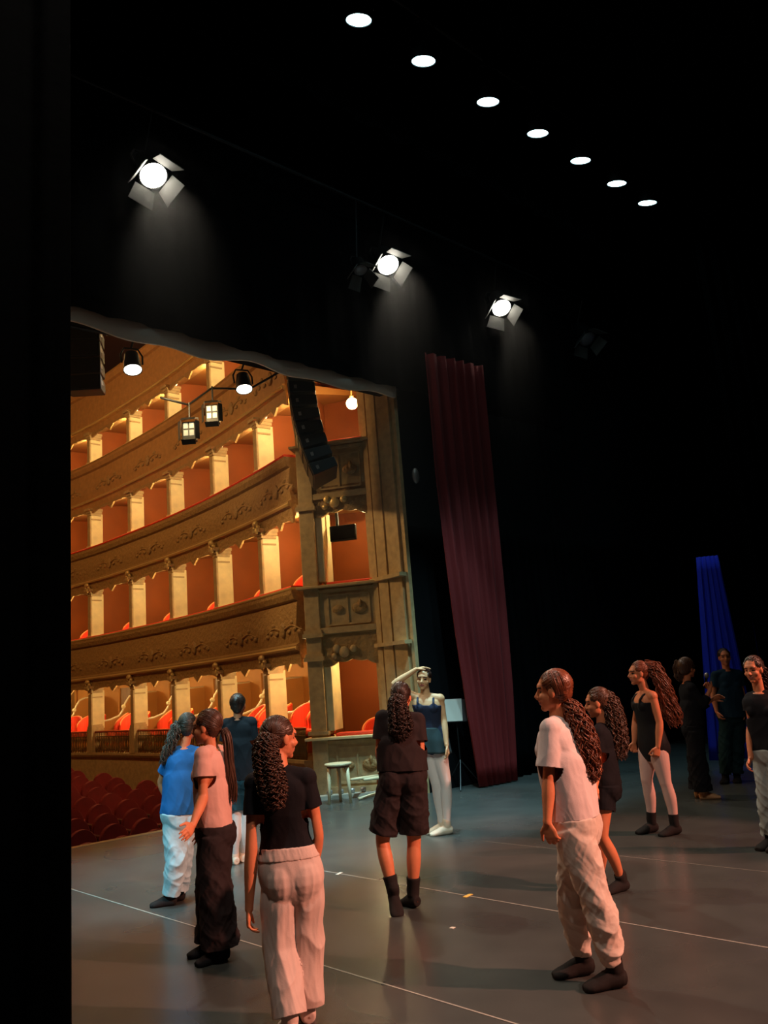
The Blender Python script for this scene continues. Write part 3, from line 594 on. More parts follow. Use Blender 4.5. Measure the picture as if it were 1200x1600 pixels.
# thin haze hanging around the lanterns
hz = MB(); hz.box((7, 8.3, 6.4), (23, 1.2, 5.4)); hm = bpy.data.materials.new('haze'); hm.use_nodes = True
nt = hm.node_tree; nt.nodes.remove(nt.nodes['Principled BSDF']); vsn = nt.nodes.new('ShaderNodeVolumeScatter'); vsn.inputs['Density'].default_value = 0.0045; vsn.inputs['Anisotropy'].default_value = 0.55
nt.links.new(vsn.outputs[0], nt.nodes['Material Output'].inputs['Volume'])
tag(hz.build('haze', hm), 'thin stage haze glowing around the lanterns above the stage', 'haze', kind='stuff')
POSE = {
 'curl': dict(at=(2.694,3.766), T=1.52, hair=[(-0.059, -0.1, 1.433, 0.049), (-0.078, -0.13, 1.36, 0.067), (-0.065, -0.14, 1.254, 0.078), (-0.047, -0.14, 1.158, 0.078), (-0.043, -0.13, 1.06, 0.046)],
  pel=(0.004,-0.000,0.722), che=(-0.028,-0.000,1.053), nb=(-0.025,0.000,1.254), hd=(-0.021,0.030,1.406), sl=(-0.161,-0.000,1.186), sr=(0.111,0.000,1.191), el=(-0.185,-0.058,0.875), wl=(-0.211,-0.058,0.582), fl=(-0.222,-0.051,0.445), er=(0.154,0.000,0.899), wr=(0.100,0.046,0.686), fr=(0.060,0.113,0.573), hl=(-0.053,-0.010,0.691), hr=(0.071,0.010,0.690), kl=(-0.071,-0.020,0.378), al=(-0.021,-0.120,0.075), tl=(-0.069,0.060,0.020), kr=(0.062,0.040,0.363), ar=(0.045,0.060,0.075), tr=(0.006,0.250,0.020)),
 'short': dict(at=(4.499,4.888), T=1.6, hair=[(0.096, -0.08, 1.543, 0.056), (0.077, -0.11, 1.488, 0.072), (0.084, -0.12, 1.392, 0.087), (0.091, -0.12, 1.306, 0.102), (0.113, -0.11, 1.219, 0.046)],
  pel=(0.078,0.000,0.949), che=(0.082,0.020,1.242), nb=(0.100,0.030,1.404), hd=(0.110,0.050,1.530), sl=(-0.042,0.030,1.386), sr=(0.220,0.030,1.346), el=(-0.092,0.007,1.112), wl=(-0.054,0.215,1.004), fl=(-0.001,0.347,0.977), er=(0.221,-0.026,1.077), wr=(0.172,0.183,0.980), fr=(0.131,0.317,0.950), hl=(-0.010,0.000,0.899), hr=(0.147,-0.000,0.896), kl=(-0.121,0.030,0.485), al=(-0.061,-0.050,0.127), tl=(-0.042,-0.160,0.020), kr=(0.121,0.030,0.467), ar=(0.082,0.030,0.085), tr=(0.022,0.120,0.020)),
 'bal': dict(at=(6.798,6.741), T=1.76, hair=None,
  pel=(0.016,-0.000,0.969), che=(0.005,-0.000,1.331), nb=(-0.002,-0.000,1.493), hd=(-0.010,-0.020,1.663), sl=(0.150,-0.020,1.432), sr=(-0.099,0.020,1.457), er=(-0.367,-0.000,1.626), wr=(-0.087,-0.040,1.775), fr=(0.045,-0.040,1.800), el=(0.172,-0.020,1.200), wl=(0.176,-0.130,0.932), fl=(0.197,-0.140,0.789), hl=(0.070,-0.010,0.938), hr=(-0.036,0.010,0.945), kl=(0.137,-0.050,0.536), al=(0.107,-0.030,0.085), tl=(-0.138,-0.080,0.020), kr=(0.034,0.000,0.538), ar=(0.059,0.080,0.085), tr=(-0.138,0.060,0.020)),
 'white': dict(at=(3.989,2.922), T=1.63, hair=[(0.031, -0.02, 1.486, 0.034), (0.083, -0.06, 1.413, 0.049), (0.112, -0.08, 1.308, 0.067), (0.124, -0.08, 1.204, 0.075), (0.128, -0.07, 1.08, 0.067), (0.13, -0.06, 1.024, 0.026)],
  pel=(0.026,0.000,0.822), che=(0.009,0.000,1.206), nb=(-0.004,0.000,1.375), hd=(-0.010,0.000,1.536), sl=(-0.062,-0.090,1.328), sr=(0.083,0.120,1.320), el=(-0.108,-0.120,1.076), wl=(-0.151,-0.160,0.854), fl=(-0.131,-0.160,0.761), er=(0.038,0.160,1.038), wr=(-0.014,0.120,0.820), fr=(-0.030,0.100,0.721), hl=(-0.015,-0.070,0.809), hr=(0.060,0.080,0.786), kl=(0.076,-0.090,0.462), al=(0.132,-0.080,0.085), tl=(-0.051,-0.100,0.020), kr=(-0.027,0.050,0.424), ar=(0.012,0.140,0.085), tr=(-0.191,0.120,0.020)),
 'girl': dict(at=(5.698,3.821), T=1.47, hair=[(0.087, -0.02, 1.438, 0.046), (0.127, -0.04, 1.363, 0.067), (0.141, -0.05, 1.226, 0.082), (0.146, -0.05, 1.082, 0.082), (0.141, -0.05, 0.931, 0.046)],
  pel=(0.008,-0.000,0.762), che=(0.032,0.000,1.054), nb=(0.047,0.000,1.207), hd=(0.028,-0.000,1.374), sl=(-0.017,-0.090,1.150), sr=(0.113,0.120,1.147), el=(-0.054,-0.120,0.919), wl=(-0.127,-0.275,0.786), fl=(-0.169,-0.383,0.722), er=(0.132,0.160,0.908), wr=(0.053,0.100,0.728), fr=(0.022,0.100,0.644), hl=(-0.027,-0.070,0.735), hr=(0.024,0.070,0.714), kl=(-0.087,-0.100,0.405), al=(0.042,-0.020,0.075), tl=(-0.081,-0.070,0.020), kr=(-0.076,0.040,0.380), ar=(-0.086,0.120,0.079), tr=(-0.229,0.080,0.020)),
 'leo': dict(at=(7.727,4.631), T=1.66, hair=[(0.089, -0.02, 1.622, 0.06), (0.173, -0.03, 1.59, 0.073), (0.231, -0.05, 1.445, 0.08), (0.263, -0.05, 1.265, 0.093), (0.297, -0.05, 1.1, 0.1), (0.306, -0.05, 0.987, 0.06)],
  pel=(0.074,0.000,0.827), che=(0.058,-0.000,1.217), nb=(0.061,-0.000,1.381), hd=(0.020,0.000,1.551), sl=(0.091,-0.130,1.318), sr=(0.047,0.140,1.317), el=(0.121,-0.160,1.056), wl=(0.064,-0.180,0.835), fl=(0.033,-0.180,0.747), er=(-0.023,0.180,1.064), wr=(-0.075,0.140,0.866), fr=(-0.107,0.120,0.763), hl=(0.089,-0.080,0.795), hr=(0.036,0.080,0.799), kl=(0.114,-0.100,0.485), al=(0.145,-0.100,0.085), tl=(0.010,-0.140,0.020), kr=(-0.024,0.060,0.508), ar=(-0.018,0.100,0.085), tr=(-0.167,0.060,0.020)),
 'mic': dict(at=(9.827,5.242), T=1.68, hair=[(0.018, 0.02, 1.627, 0.081), (-0.014, 0.03, 1.551, 0.097), (-0.015, 0.02, 1.457, 0.089), (0.003, 0.01, 1.393, 0.065)],
  pel=(0.027,0.000,0.837), che=(0.038,0.000,1.173), nb=(0.030,-0.000,1.383), hd=(0.063,0.000,1.544), sl=(0.056,0.130,1.310), sr=(0.033,-0.120,1.306), er=(0.135,-0.140,1.100), wr=(0.260,-0.100,1.258), fr=(0.238,-0.080,1.375), el=(0.166,0.100,1.053), wl=(0.320,0.000,1.151), fl=(0.388,-0.040,1.178), hl=(0.070,0.080,0.783), hr=(0.001,-0.080,0.798), kl=(0.031,0.080,0.421), al=(0.012,0.100,0.075), tl=(0.155,0.080,0.020), kr=(0.000,-0.080,0.438), ar=(0.015,-0.050,0.075), tr=(0.183,-0.080,0.020)),
 'far': dict(at=(11.215,5.528), T=1.74, hair=None,
  pel=(0.147,-0.000,0.858), che=(0.166,0.000,1.250), nb=(0.176,-0.000,1.474), hd=(0.176,-0.000,1.640), sl=(0.322,-0.000,1.394), sr=(0.014,-0.000,1.400), er=(-0.068,-0.020,1.148), wr=(-0.073,-0.080,0.929), fr=(-0.051,-0.100,0.844), el=(0.341,0.000,1.134), wl=(0.297,-0.050,0.883), fl=(0.276,-0.060,0.783), hl=(0.217,0.000,0.802), hr=(0.079,0.000,0.813), kl=(0.149,-0.020,0.438), al=(0.093,-0.000,0.075), tl=(0.024,-0.160,0.020), kr=(-0.005,-0.020,0.450), ar=(-0.060,-0.000,0.075), tr=(-0.160,-0.160,0.020)),
 'right': dict(at=(7.486,3.396), T=1.6, hair=[(0.137, 0.04, 1.57, 0.053), (0.177, 0.07, 1.454, 0.059), (0.186, 0.09, 1.317, 0.064), (0.177, 0.1, 1.172, 0.047)],
  pel=(0.094,0.000,0.809), che=(0.095,-0.000,1.148), nb=(0.091,-0.000,1.326), hd=(0.063,-0.020,1.518), sr=(0.029,0.040,1.263), sl=(0.200,-0.060,1.252), er=(-0.028,0.040,0.990), wr=(-0.085,-0.020,0.764), fr=(-0.161,-0.060,0.672), el=(0.217,-0.040,0.976), wl=(0.150,-0.100,0.748), fl=(0.104,-0.120,0.658), hl=(0.125,-0.040,0.766), hr=(0.059,0.040,0.765), kl=(0.081,-0.060,0.432), al=(0.044,-0.020,0.075), tl=(-0.114,-0.140,0.020), kr=(0.017,0.020,0.437), ar=(0.014,0.080,0.075), tr=(-0.138,-0.000,0.020)),
 'blue': dict(at=(3.591,6.709), T=1.5, hair=[(0.125, -0.04, 1.451, 0.056), (0.084, -0.06, 1.386, 0.051), (0.046, -0.07, 1.279, 0.051), (-0.005, -0.07, 1.188, 0.04), (-0.037, -0.06, 1.117, 0.023)],
  pel=(0.083,-0.000,0.718), che=(0.126,0.000,1.078), nb=(0.142,-0.000,1.256), hd=(0.175,0.020,1.417), sl=(0.036,-0.020,1.181), sr=(0.242,0.030,1.182), el=(-0.087,0.067,0.971), wl=(-0.039,0.100,0.806), fl=(-0.013,0.120,0.739), er=(0.251,0.050,0.927), wr=(0.222,0.100,0.714), fr=(0.197,0.100,0.632), hl=(0.046,-0.030,0.654), hr=(0.114,0.040,0.638), kl=(0.067,-0.060,0.345), al=(0.001,-0.020,0.075), tl=(-0.150,-0.030,0.020), kr=(0.078,0.060,0.320), ar=(0.034,0.120,0.075), tr=(-0.118,0.120,0.020)),
 'pink': dict(at=(3.061,5.141), T=1.55, hair=[(0.104, -0.02, 1.431, 0.027), (0.13, -0.03, 1.358, 0.031), (0.142, -0.04, 1.174, 0.04), (0.154, -0.04, 1.05, 0.04), (0.158, -0.04, 0.939, 0.027)],
  pel=(0.012,-0.000,0.786), che=(0.019,-0.000,1.122), nb=(0.017,-0.000,1.314), hd=(-0.017,-0.000,1.452), sl=(-0.015,-0.110,1.275), sr=(0.027,0.130,1.261), el=(-0.015,-0.150,1.012), wl=(-0.049,-0.325,0.867), fl=(-0.070,-0.455,0.819), er=(-0.047,0.220,0.974), wr=(-0.099,0.260,0.777), fr=(-0.137,0.260,0.712), hl=(0.024,-0.080,0.758), hr=(0.018,0.080,0.731), kl=(0.026,-0.090,0.415), al=(0.050,-0.070,0.075), tl=(-0.036,-0.130,0.020), kr=(-0.024,0.060,0.391), ar=(-0.034,0.090,0.075), tr=(-0.127,0.050,0.020)),
 'back': dict(at=(4.801,7.603), T=1.64, hair=None,
  pel=(0.073,0.000,0.817), che=(0.071,0.000,1.235), nb=(0.065,-0.000,1.415), hd=(0.071,0.000,1.544), sl=(-0.049,-0.000,1.360), sr=(0.195,0.000,1.354), el=(-0.080,-0.000,1.081), wl=(-0.059,-0.020,0.855), fl=(-0.049,-0.020,0.766), er=(0.222,0.000,1.071), wr=(0.219,-0.040,0.848), fr=(0.215,-0.040,0.761), hl=(0.013,0.000,0.784), hr=(0.124,-0.000,0.782), kl=(0.005,-0.040,0.407), al=(-0.024,0.000,0.075), tl=(-0.101,0.120,0.020), kr=(0.101,-0.000,0.394), ar=(0.042,0.100,0.075), tr=(0.014,0.240,0.020)),
}
# ================================================================== SMALL THINGS ON THE STAGE
def make_stool(name, label, legs, grp='pale stools by the box'):
    root = empty(name, label=label, cat='stool', group=grp)
    m = MB(); m.lathe([(0.02, 0.525), (0.17, 0.528), (0.195, 0.535), (0.20, 0.55), (0.195, 0.562), (0.02, 0.565)], n=28); m.build('seat', pale_wood, root)
    m = MB(); m.lathe([(0.02, 0.500), (0.165, 0.502), (0.168, 0.527), (0.02, 0.526)], n=28); m.build('seat_underside', brown_wood, root)
    for k in range(legs):
        a = 2*PI*k/legs + 0.5; c = Vector((math.cos(a), math.sin(a), 0))
        m = MB(); m.tube([c*0.15 + Vector((0, 0, 0.50)), c*0.165 + Vector((0, 0, 0.25)), c*0.18], [0.030, 0.026, 0.020], n=10); m.build('leg', pale_wood, root, smooth=True)
    m = MB(); m.lathe([(0.146, 0.22), (0.158, 0.225), (0.158, 0.24), (0.146, 0.245)], n=28)
    return root
s1 = make_stool('stool', 'pale wooden stool standing upright on the stage by the proscenium box', 3); s1.location = (8.0, 9.86, 0.0); s1.rotation_euler = (0, 0, 0.35)
s2 = make_stool('stool', 'toppled stool with its brown underside showing behind the dancer in shorts', 3); s2.location = (8.30, 9.80, 0.20)
s2.rotation_euler = Vector((0.998, -0.035, 0)).to_track_quat('Z', 'Y').to_euler()
m = MB(); m.box((0, 0, 0.03), (0.9, 0.18, 0.06)); root = empty('footlight_trough', (8.42, 10.22, 0), math.radians(-40), 'low pale trough of footlights on the stage edge under the proscenium box', 'footlight')
m.build('trough', mat('trough_paint', (0.35, 0.32, 0.25), 0.6), root)
for k in range(4):
    m = MB(); m.lathe([(0.03, 0), (0.045, 0.03), (0.04, 0.07), (0.01, 0.075)], c=(-0.25+0.17*k, 0, 0.06), n=10); m.build('lamp', grey_metal, root, smooth=True)
# music stand with a score
ms = empty('music_stand', (9.72, 9.02, 0), math.radians(-46), 'black music stand with white sheets beside the red curtain', 'music stand')
m = MB(); m.tube([(0, 0, 0.35), (0, 0, 1.0)], 0.012, n=8); m.build('pole', black_metal, ms)
for k in range(3):
    a = 2*PI*k/3 + 0.4; m = MB(); m.tube([(0, 0, 0.42), (math.cos(a)*0.16, math.sin(a)*0.16, 0.22), (math.cos(a)*0.34, math.sin(a)*0.34, 0.012)], 0.010, n=6); m.build('leg', black_metal, ms)
m = MB(); m.box((0.03, 0.0, 1.15), (0.50, 0.012, 0.34), rx=-0.22); m.build('desk', mat('stand_black', (0.02, 0.02, 0.022), 0.35), ms)
m = MB(); m.box((0.03, -0.02, 0.985), (0.50, 0.05, 0.012)); m.build('lip', black_metal, ms)
sh = MB(); sh.box((0, 0, 0), (0.30, 0.006, 0.34), rx=-0.22, ry=0.03); o = sh.build('sheet_music', paper); o.location = ms.matrix_world @ Vector((0, 0, 0)) if False else (9.72-0.055*math.cos(-0.8)-0.012*0.7, 9.02-0.055*math.sin(-0.8)-0.016*0.7, 1.165); o.rotation_euler = (0, 0, math.radians(-46)); tag(o, 'white sheet of music resting on the black music stand', 'sheet music')
# small grey fitting on the dark wall beside the opening
jb = empty('wall_fitting', (9.42, 9.15, 4.9), 0, 'small rounded grey fitting high on the dark wall beside the stage opening', 'wall fitting'); m = MB(); m.ball((0, 0, 0), (0.07, 0.05, 0.13)); m.build('cover', grey_metal, jb, smooth=True)

# ================================================================== PEOPLE
SKIN_PALE = mat('skin_pale', (0.62, 0.38, 0.20), 0.5, var=0.06, scale=14, spec=0.35)
SKIN = mat('skin', (0.66, 0.22, 0.10), 0.5, var=0.06, scale=14, spec=0.35)
EYE = mat('eye_dark', (0.02, 0.015, 0.012), 0.3); LIP = mat('lip', (0.42, 0.12, 0.10), 0.45); BROW = mat('brow', (0.05, 0.028, 0.018), 0.8)
def hair_mat(name, c): return mat(name, c, 0.38, var=0.35, scale=60, stretch=(1, 1, 0.25), spec=0.5)
def remesh(mb, name, voxel, it=3, fac=0.5):
    me = mb.mesh('tmp'); o = bpy.data.objects.new('tmp', me); C.objects.link(o)
    r = o.modifiers.new('r', 'REMESH'); r.mode = 'VOXEL'; r.voxel_size = voxel; r.use_smooth_shade = True
    s = o.modifiers.new('s', 'SMOOTH'); s.factor = fac; s.iterations = it
    dg = bpy.context.evaluated_depsgraph_get(); out = bpy.data.meshes.new_from_object(o.evaluated_get(dg)); out.name = name
    bpy.data.objects.remove(o); bpy.data.meshes.remove(me)
    out.polygons.foreach_set('use_smooth', [True]*len(out.polygons)); out.materials.clear(); return out
def vcos(me):
    a = np.empty(len(me.vertices)*3); me.vertices.foreach_get('co', a); return a.reshape(-1, 3)
_perm = np.random.default_rng(11).permutation(256); _perm = np.concatenate([_perm, _perm, _perm]); _grad = np.random.default_rng(12).normal(size=(256, 3)); _grad /= np.linalg.norm(_grad, axis=1)[:, None]
def pnoise(p):
    i = np.floor(p).astype(int); f = p - i; i &= 255; u = f*f*f*(f*(f*6-15)+10); r = 0.0
    for dx in (0, 1):
        for dy in (0, 1):
            for dz in (0, 1):
                h = _perm[(_perm[(_perm[(i[:, 0]+dx) & 255] + i[:, 1]+dy) & 255] + i[:, 2]+dz) & 255]
                w_ = (u[:, 0] if dx else 1-u[:, 0])*(u[:, 1] if dy else 1-u[:, 1])*(u[:, 2] if dz else 1-u[:, 2])
                r = r + w_*np.einsum('ij,ij->i', _grad[h], f - np.array([dx, dy, dz]))
    return r
def wrinkle(me, amp, fx=5.5, fz=2.6, seed=1, slant=0.6, extra=None, floor_=None, mask=None):
    """cloth folds: slanted ridged noise pushed along the normals"""
    p = vcos(me); n = np.empty(len(me.vertices)*3); me.vertices.foreach_get('normal', n); n = n.reshape(-1, 3); d = np.zeros(len(p))
    if amp:
        r = np.random.default_rng(seed); o = r.uniform(0, 50, 3)
        for k, (s_, a_) in enumerate(((1.0, 1.0), (2.1, 0.38), (4.2, 0.10))):
            sl = slant*(1 if k % 2 == 0 else -0.7)
            q = np.stack([(p[:, 0] + sl*p[:, 2]*0.5)*fx*s_, (p[:, 1] - sl*p[:, 2]*0.4)*fx*s_, p[:, 2]*fz*s_], 1) + o*(k+1)
            q = q + 0.55*np.stack([pnoise(q*0.5+7), pnoise(q*0.5+31), pnoise(q*0.5+53)], 1)
            d += a_*((1 - np.minimum(1, np.abs(pnoise(q))*2.2))**1.4 - 0.36)
        d *= amp
    if mask is not None: d = d*mask(p)
    if floor_ is not None: d = np.maximum(d, -floor_)
    if extra is not None: d = d + extra(p)
    p = p + n*d[:, None]; me.vertices.foreach_set('co', p.ravel()); me.update()
def smooth_interp(t, xs, ys, w=0.07):
    return sum(np.interp(t+o*w, xs, ys)*g for o, g in ((-1, 0.2), (-0.5, 0.2), (0, 0.2), (0.5, 0.2), (1, 0.2)))
def link(me, name, m, parent):
    o = bpy.data.objects.new(name, me); C.objects.link(o); o.parent = parent; me.materials.append(m); return o
VT = [-0.42, -0.30, -0.12, 0.10, 0.32, 0.60, 0.85, 1.0, 1.35, 1.62, 1.80, 1.93]
WT = [0.060, 0.125, 0.163, 0.168, 0.152, 0.122, 0.133, 0.143, 0.150, 0.140, 0.095, 0.062]
DT = [0.050, 0.095, 0.112, 0.112, 0.102, 0.086, 0.094, 0.100, 0.098, 0.084, 0.068, 0.056]
ARM = [(0, 0.046), (0.25, 0.044), (0.5, 0.041), (0.8, 0.036), (1.0, 0.035), (1.2, 0.037), (1.35, 0.037), (1.6, 0.031), (1.85, 0.025), (2.0, 0.023)]
LEG = [(0, 0.088), (0.15, 0.088), (0.4, 0.079), (0.7, 0.064), (0.92, 0.053), (1.0, 0.051), (1.1, 0.049), (1.25, 0.053), (1.4, 0.052), (1.65, 0.041), (1.85, 0.034), (2.0, 0.034)]
class Person:
    def __init__(s, key, label, psi, nod=0.0, tilt=0.0, voxel=0.0055, girth=1.0, curl=0.9, thumbs=None):
        P = POSE[key]; s.key = key; s.T = P['T']; s.k = s.T/1.63; s.g = girth; s.J = {a: Vector(b) for a, b in P.items() if isinstance(b, tuple) and len(b) == 3 and a != 'at'}
        s.hairpath = P['hair']; s.vox = voxel; s.curl = curl; s.thumbs = thumbs or {}
        s.root = empty('person', (P['at'][0], P['at'][1], 0), -YAW, label, 'person', 'dancers on the stage')
        J = s.J
        s.sh = (J['sr']-J['sl']).normalized(); s.hp = (J['hr']-J['hl']).normalized()     # towards the person's right
        a = math.radians(psi); f = Vector((math.sin(a), -math.cos(a), 0)); z = Vector((0, 0, 1)); x = f.cross(z)
        f2 = f*math.cos(nod) - z*math.sin(nod); z2 = x.cross(f2); x2 = x*math.cos(tilt) + z2*math.sin(tilt); z3 = x2.cross(f2)
        s.RH = Matrix((x2, f2, z3)).transposed(); s.hs = 0.5 + 0.5*s.k
    def sp(s, v):
        J = s.J; return J['pel'] + (J['che']-J['pel'])*v if v < 1 else J['che'] + (J['nb']-J['che'])*(v-1)
    def lat(s, v):
        t = max(0, min(1, v/1.5)); return (s.hp*(1-t) + s.sh*t).normalized()
    def fwd(s, v):
        ax = (s.J['nb']-s.J['pel']).normalized(); return ax.cross(s.lat(v)).normalized()
    def torso(s, mb, v0=-0.42, v1=1.93, off=0.0, loose=0.0, n=32, flare=0.0):
        vs_ = list(np.linspace(v0, v1, max(8, int((v1-v0)*14)))); rings = []
        for v in vs_:
            w_ = float(smooth_interp(v, VT, WT))*s.k*s.g; d_ = float(smooth_interp(v, VT, DT))*s.k*s.g
            q_ = max(0.0, min(1.0, (v-0.75)/0.95)); lf = 1 - 0.9*q_*q_*(3-2*q_)
            if loose: w_ = max(w_, loose*0.150*s.k*s.g*lf); d_ = max(d_, loose*0.108*s.k*s.g*lf)
            e = off + flare*max(0, (1.0-v))
            c = s.sp(v); u = s.lat(v); f = s.fwd(v); p_ = 2.35 if v < 1.7 else 2.0
            c = c + f*0.008*math.sin(PI*max(0.0, min(1.0, (v-0.3)/1.5)))
            R = []
            for k in range(n):
                a = 2*PI*k/n; ca, sa = math.cos(a), math.sin(a)
                R.append(c + u*((w_+e)*math.copysign(abs(ca)**(2/p_), ca)) + f*((d_+e)*math.copysign(abs(sa)**(2/p_), sa)))
            rings.append(R)
        mb.loft(rings)
    def bumps(s, mb, off=0.0, seat=True, bust=True, bs=0.052):
        J = s.J; k = s.k*s.g
        if seat:
            f = s.fwd(0)
            for h in ('hl', 'hr'): mb.ball(lerp(J[h], J['pel'], 0.12) - f*0.036*k + Vector((0, 0, 0.012)), (0.090*k + off, 0.088*k + off, 0.118*k + off))
        if bust:
            f = s.fwd(1); u = s.lat(1)
            for sg in (-1, 1): mb.ball(J['che'] + f*0.066*k + u*sg*0.066*k + Vector((0, 0, 0.01)), bs*k + off)
    def shoulders(s, mb, off=0.0):
        J = s.J; b = s.sp(1.72)
        for a in ('sl', 'sr'):
            q = J[a] + Vector((0, 0, 0.0)); mb.tube([s.sp(1.9) + (q-s.sp(1.9))*0.12, lerp(s.sp(1.86), q, 0.55), q], [0.040*s.k + off, 0.047*s.k + off, 0.050*s.k + off], n=14, cap_round=True)
            mb.ball(q, 0.054*s.k + off)
            mb.tube([lerp(J['che'], b, 0.5), lerp(lerp(J['che'], b, 0.62), q, 0.70)], [0.062*s.k + off, 0.050*s.k + off], n=12, cap_round=True)
    def limb(s, mb, a, b, c, prof, off=0.0, t0=0.0, t1=2.0, rad=None, n=16, bow=0.0, calf=True, rnd=True):
        J = s.J; A, B_, D = J[a], J[b], J[c]
        ts = list(np.linspace(t0, t1, max(6, int((t1-t0)*12)))); pts = []; rr = []
        for t in ts:
            p = lerp(A, B_, t) if t <= 1 else lerp(B_, D, t-1)
            # soften the joint
            if abs(t-1) < 0.18:
                h = (0.18-abs(t-1))/0.18; p = p*(1-0.25*h) + ((lerp(A, B_, 0.82) + lerp(B_, D, 0.18))*0.5)*(0.25*h)
            if prof is LEG and calf and 1.0 < t < 1.9: p = p - s.fwd(0)*0.016*s.k*math.sin((t-1)*PI/0.9)
            pts.append(p); rr.append((float(smooth_interp(t, [q for q, _ in (rad or prof)], [r for _, r in (rad or prof)]))*s.k*(1 if rad else s.g) + off))
        mb.tube(pts, rr, n=n, cap_round=rnd)
    def arm(s, mb, sd, off=0.0, t0=0.0, t1=2.0, rad=None, rnd=True): s.limb(mb, 's'+sd, 'e'+sd, 'w'+sd, ARM, off, t0, t1, rad, rnd=rnd)
    def leg(s, mb, sd, off=0.0, t0=0.0, t1=2.0, rad=None, calf=True, rnd=True): s.limb(mb, 'h'+sd, 'k'+sd, 'a'+sd, LEG, off, t0, t1, rad, n=20, calf=calf, rnd=rnd)
    def foot(s, mb, sd, off=0.0):
        J = s.J; a = J['a'+sd]; t = J['t'+sd]; k = s.k
        d = (t - (a - Vector((0, 0, 0.055*k))))
        if d.length < 0.10: d = d + s.fwd(0)*0.08
        d.normalize()
        x = d.cross(Vector((0, 0, 1)))
        x = x.normalized() if x.length > 0.2 else s.lat(0); n_ = x.cross(d).normalized()
        if n_.z < 0 and abs(d.z) < 0.9: n_ = -n_
        h = a - n_*0.045*k - d*0.045*k; L = 0.225*k
        st_ = [(-0.005, 0.022, 0.022, 0.002), (0.02, 0.031, 0.034, 0.006), (0.05, 0.033, 0.042, 0.010), (0.10, 0.034, 0.036, 0.006), (0.15, 0.042, 0.025, -0.006), (0.19, 0.043, 0.018, -0.013), (0.215, 0.034, 0.013, -0.017), (0.23, 0.018, 0.009, -0.019)]
        pts = [h + d*(q*k) + n_*(e*k) for q, _, _, e in st_]
        mb.tube(pts, [(w_*k + off, v*k + off) for _, w_, v, _ in st_], n=16, ref=x, cap_round=False)
        mb.tube([a + n_*0.05*k, a, a - n_*0.012*k - d*0.005], [0.034*k + off, 0.034*k + off, 0.030*k + off], n=14, cap_round=True)
    def hand(s, mb, sd):
        J = s.J; w_ = J['w'+sd]; tip = J['f'+sd]; k = s.k; d = (tip-w_).normalized()
        th = s.thumbs.get(sd); th = Vector(th) if th is not None else s.fwd(0.5)
        th = th - d*th.dot(d); th = th.normalized() if th.length > 0.15 else d.orthogonal().normalized()
        med = (s.thumbs.get(sd+'m') and Vector(s.thumbs[sd+'m'])) or (J['pel'] - w_); nn = d.cross(th); nn = nn if nn.dot(med) > 0 else -nn
        cu = s.thumbs.get(sd+'c', s.curl)
        mb.tube([w_ - d*0.02*k, w_ + d*0.015*k, w_ + d*0.045*k, w_ + d*0.08*k, w_ + d*0.088*k], [(0.022*k, 0.017*k), (0.027*k, 0.015*k), (0.038*k, 0.014*k), (0.038*k, 0.012*k), (0.034*k, 0.009*k)], n=14, ref=th)
        for i, (o_, L, r) in enumerate(((0.030, 0.066, 0.0082), (0.010, 0.076, 0.0085), (-0.010, 0.071, 0.0082), (-0.029, 0.056, 0.0075))):
            p = w_ + d*(0.080-0.004*abs(i-1))*k + th*o_*k; ang = 0.12 + 0.05*i; pts = [p - d*0.012*k, p]
            for fr, da in ((0.45, cu*0.45), (0.30, cu*0.62), (0.25, cu*0.4)):
                ang += da; dirv = d*math.cos(ang) + nn*math.sin(ang) + th*o_*2.2; p = p + dirv.normalized()*L*fr*k; pts.append(p)
            mb.tube(pts, [r*k, r*k, r*0.97*k, r*0.9*k, r*0.72*k], n=8, cap_round=True)
        p = w_ + d*0.022*k + th*0.026*k; d1 = (th*0.75 + d*0.65 + nn*0.25).normalized(); d2 = (th*0.25 + d*0.9 + nn*0.3).normalized()
        mb.tube([p - d1*0.012*k, p + d1*0.028*k, p + d1*0.034*k + d2*0.026*k, p + d1*0.036*k + d2*0.048*k], [0.013*k, 0.0115*k, 0.010*k, 0.0075*k], n=8, cap_round=True)
    def hp_(s, x, y, z): return s.J['hd'] + s.RH @ Vector((x*s.hs, y*s.hs, z*s.hs))
    def hball(s, mb, c, r): mb.ball(s.hp_(*c), tuple(q*s.hs for q in r), R=s.RH, n=18, m=12)
    def head(s, mb):
        hb = s.hball
        hb(mb, (0, -0.010, 0.022), (0.0725, 0.092, 0.086)); hb(mb, (0, 0.020, -0.030), (0.060, 0.066, 0.078)); hb(mb, (0, 0.030, -0.062), (0.046, 0.054, 0.046))
        hb(mb, (0, 0.062, -0.093), (0.022, 0.022, 0.018)); hb(mb, (0, 0.062, 0.030), (0.050, 0.026, 0.026))
        for sg in (-1, 1):
            hb(mb, (sg*0.036, 0.052, -0.030), (0.026, 0.026, 0.024)); hb(mb, (sg*0.071, -0.004, -0.010), (0.009, 0.019, 0.031)); hb(mb, (sg*0.040, 0.012, -0.062), (0.014, 0.036, 0.026))
            hb(mb, (sg*0.011, 0.088, -0.032), (0.009, 0.011, 0.008)); hb(mb, (sg*0.030, 0.070, 0.022), (0.022, 0.014, 0.008))
        h = s.hp_; mb.tube([h(0, 0.078, 0.016), h(0, 0.090, -0.005), h(0, 0.104, -0.026), h(0, 0.094, -0.038)], [0.008*s.hs, 0.009*s.hs, 0.012*s.hs, 0.009*s.hs], n=10, cap_round=True)
        hb(mb, (0, 0.082, -0.054), (0.022, 0.011, 0.006)); hb(mb, (0, 0.080, -0.066), (0.019, 0.011, 0.007))
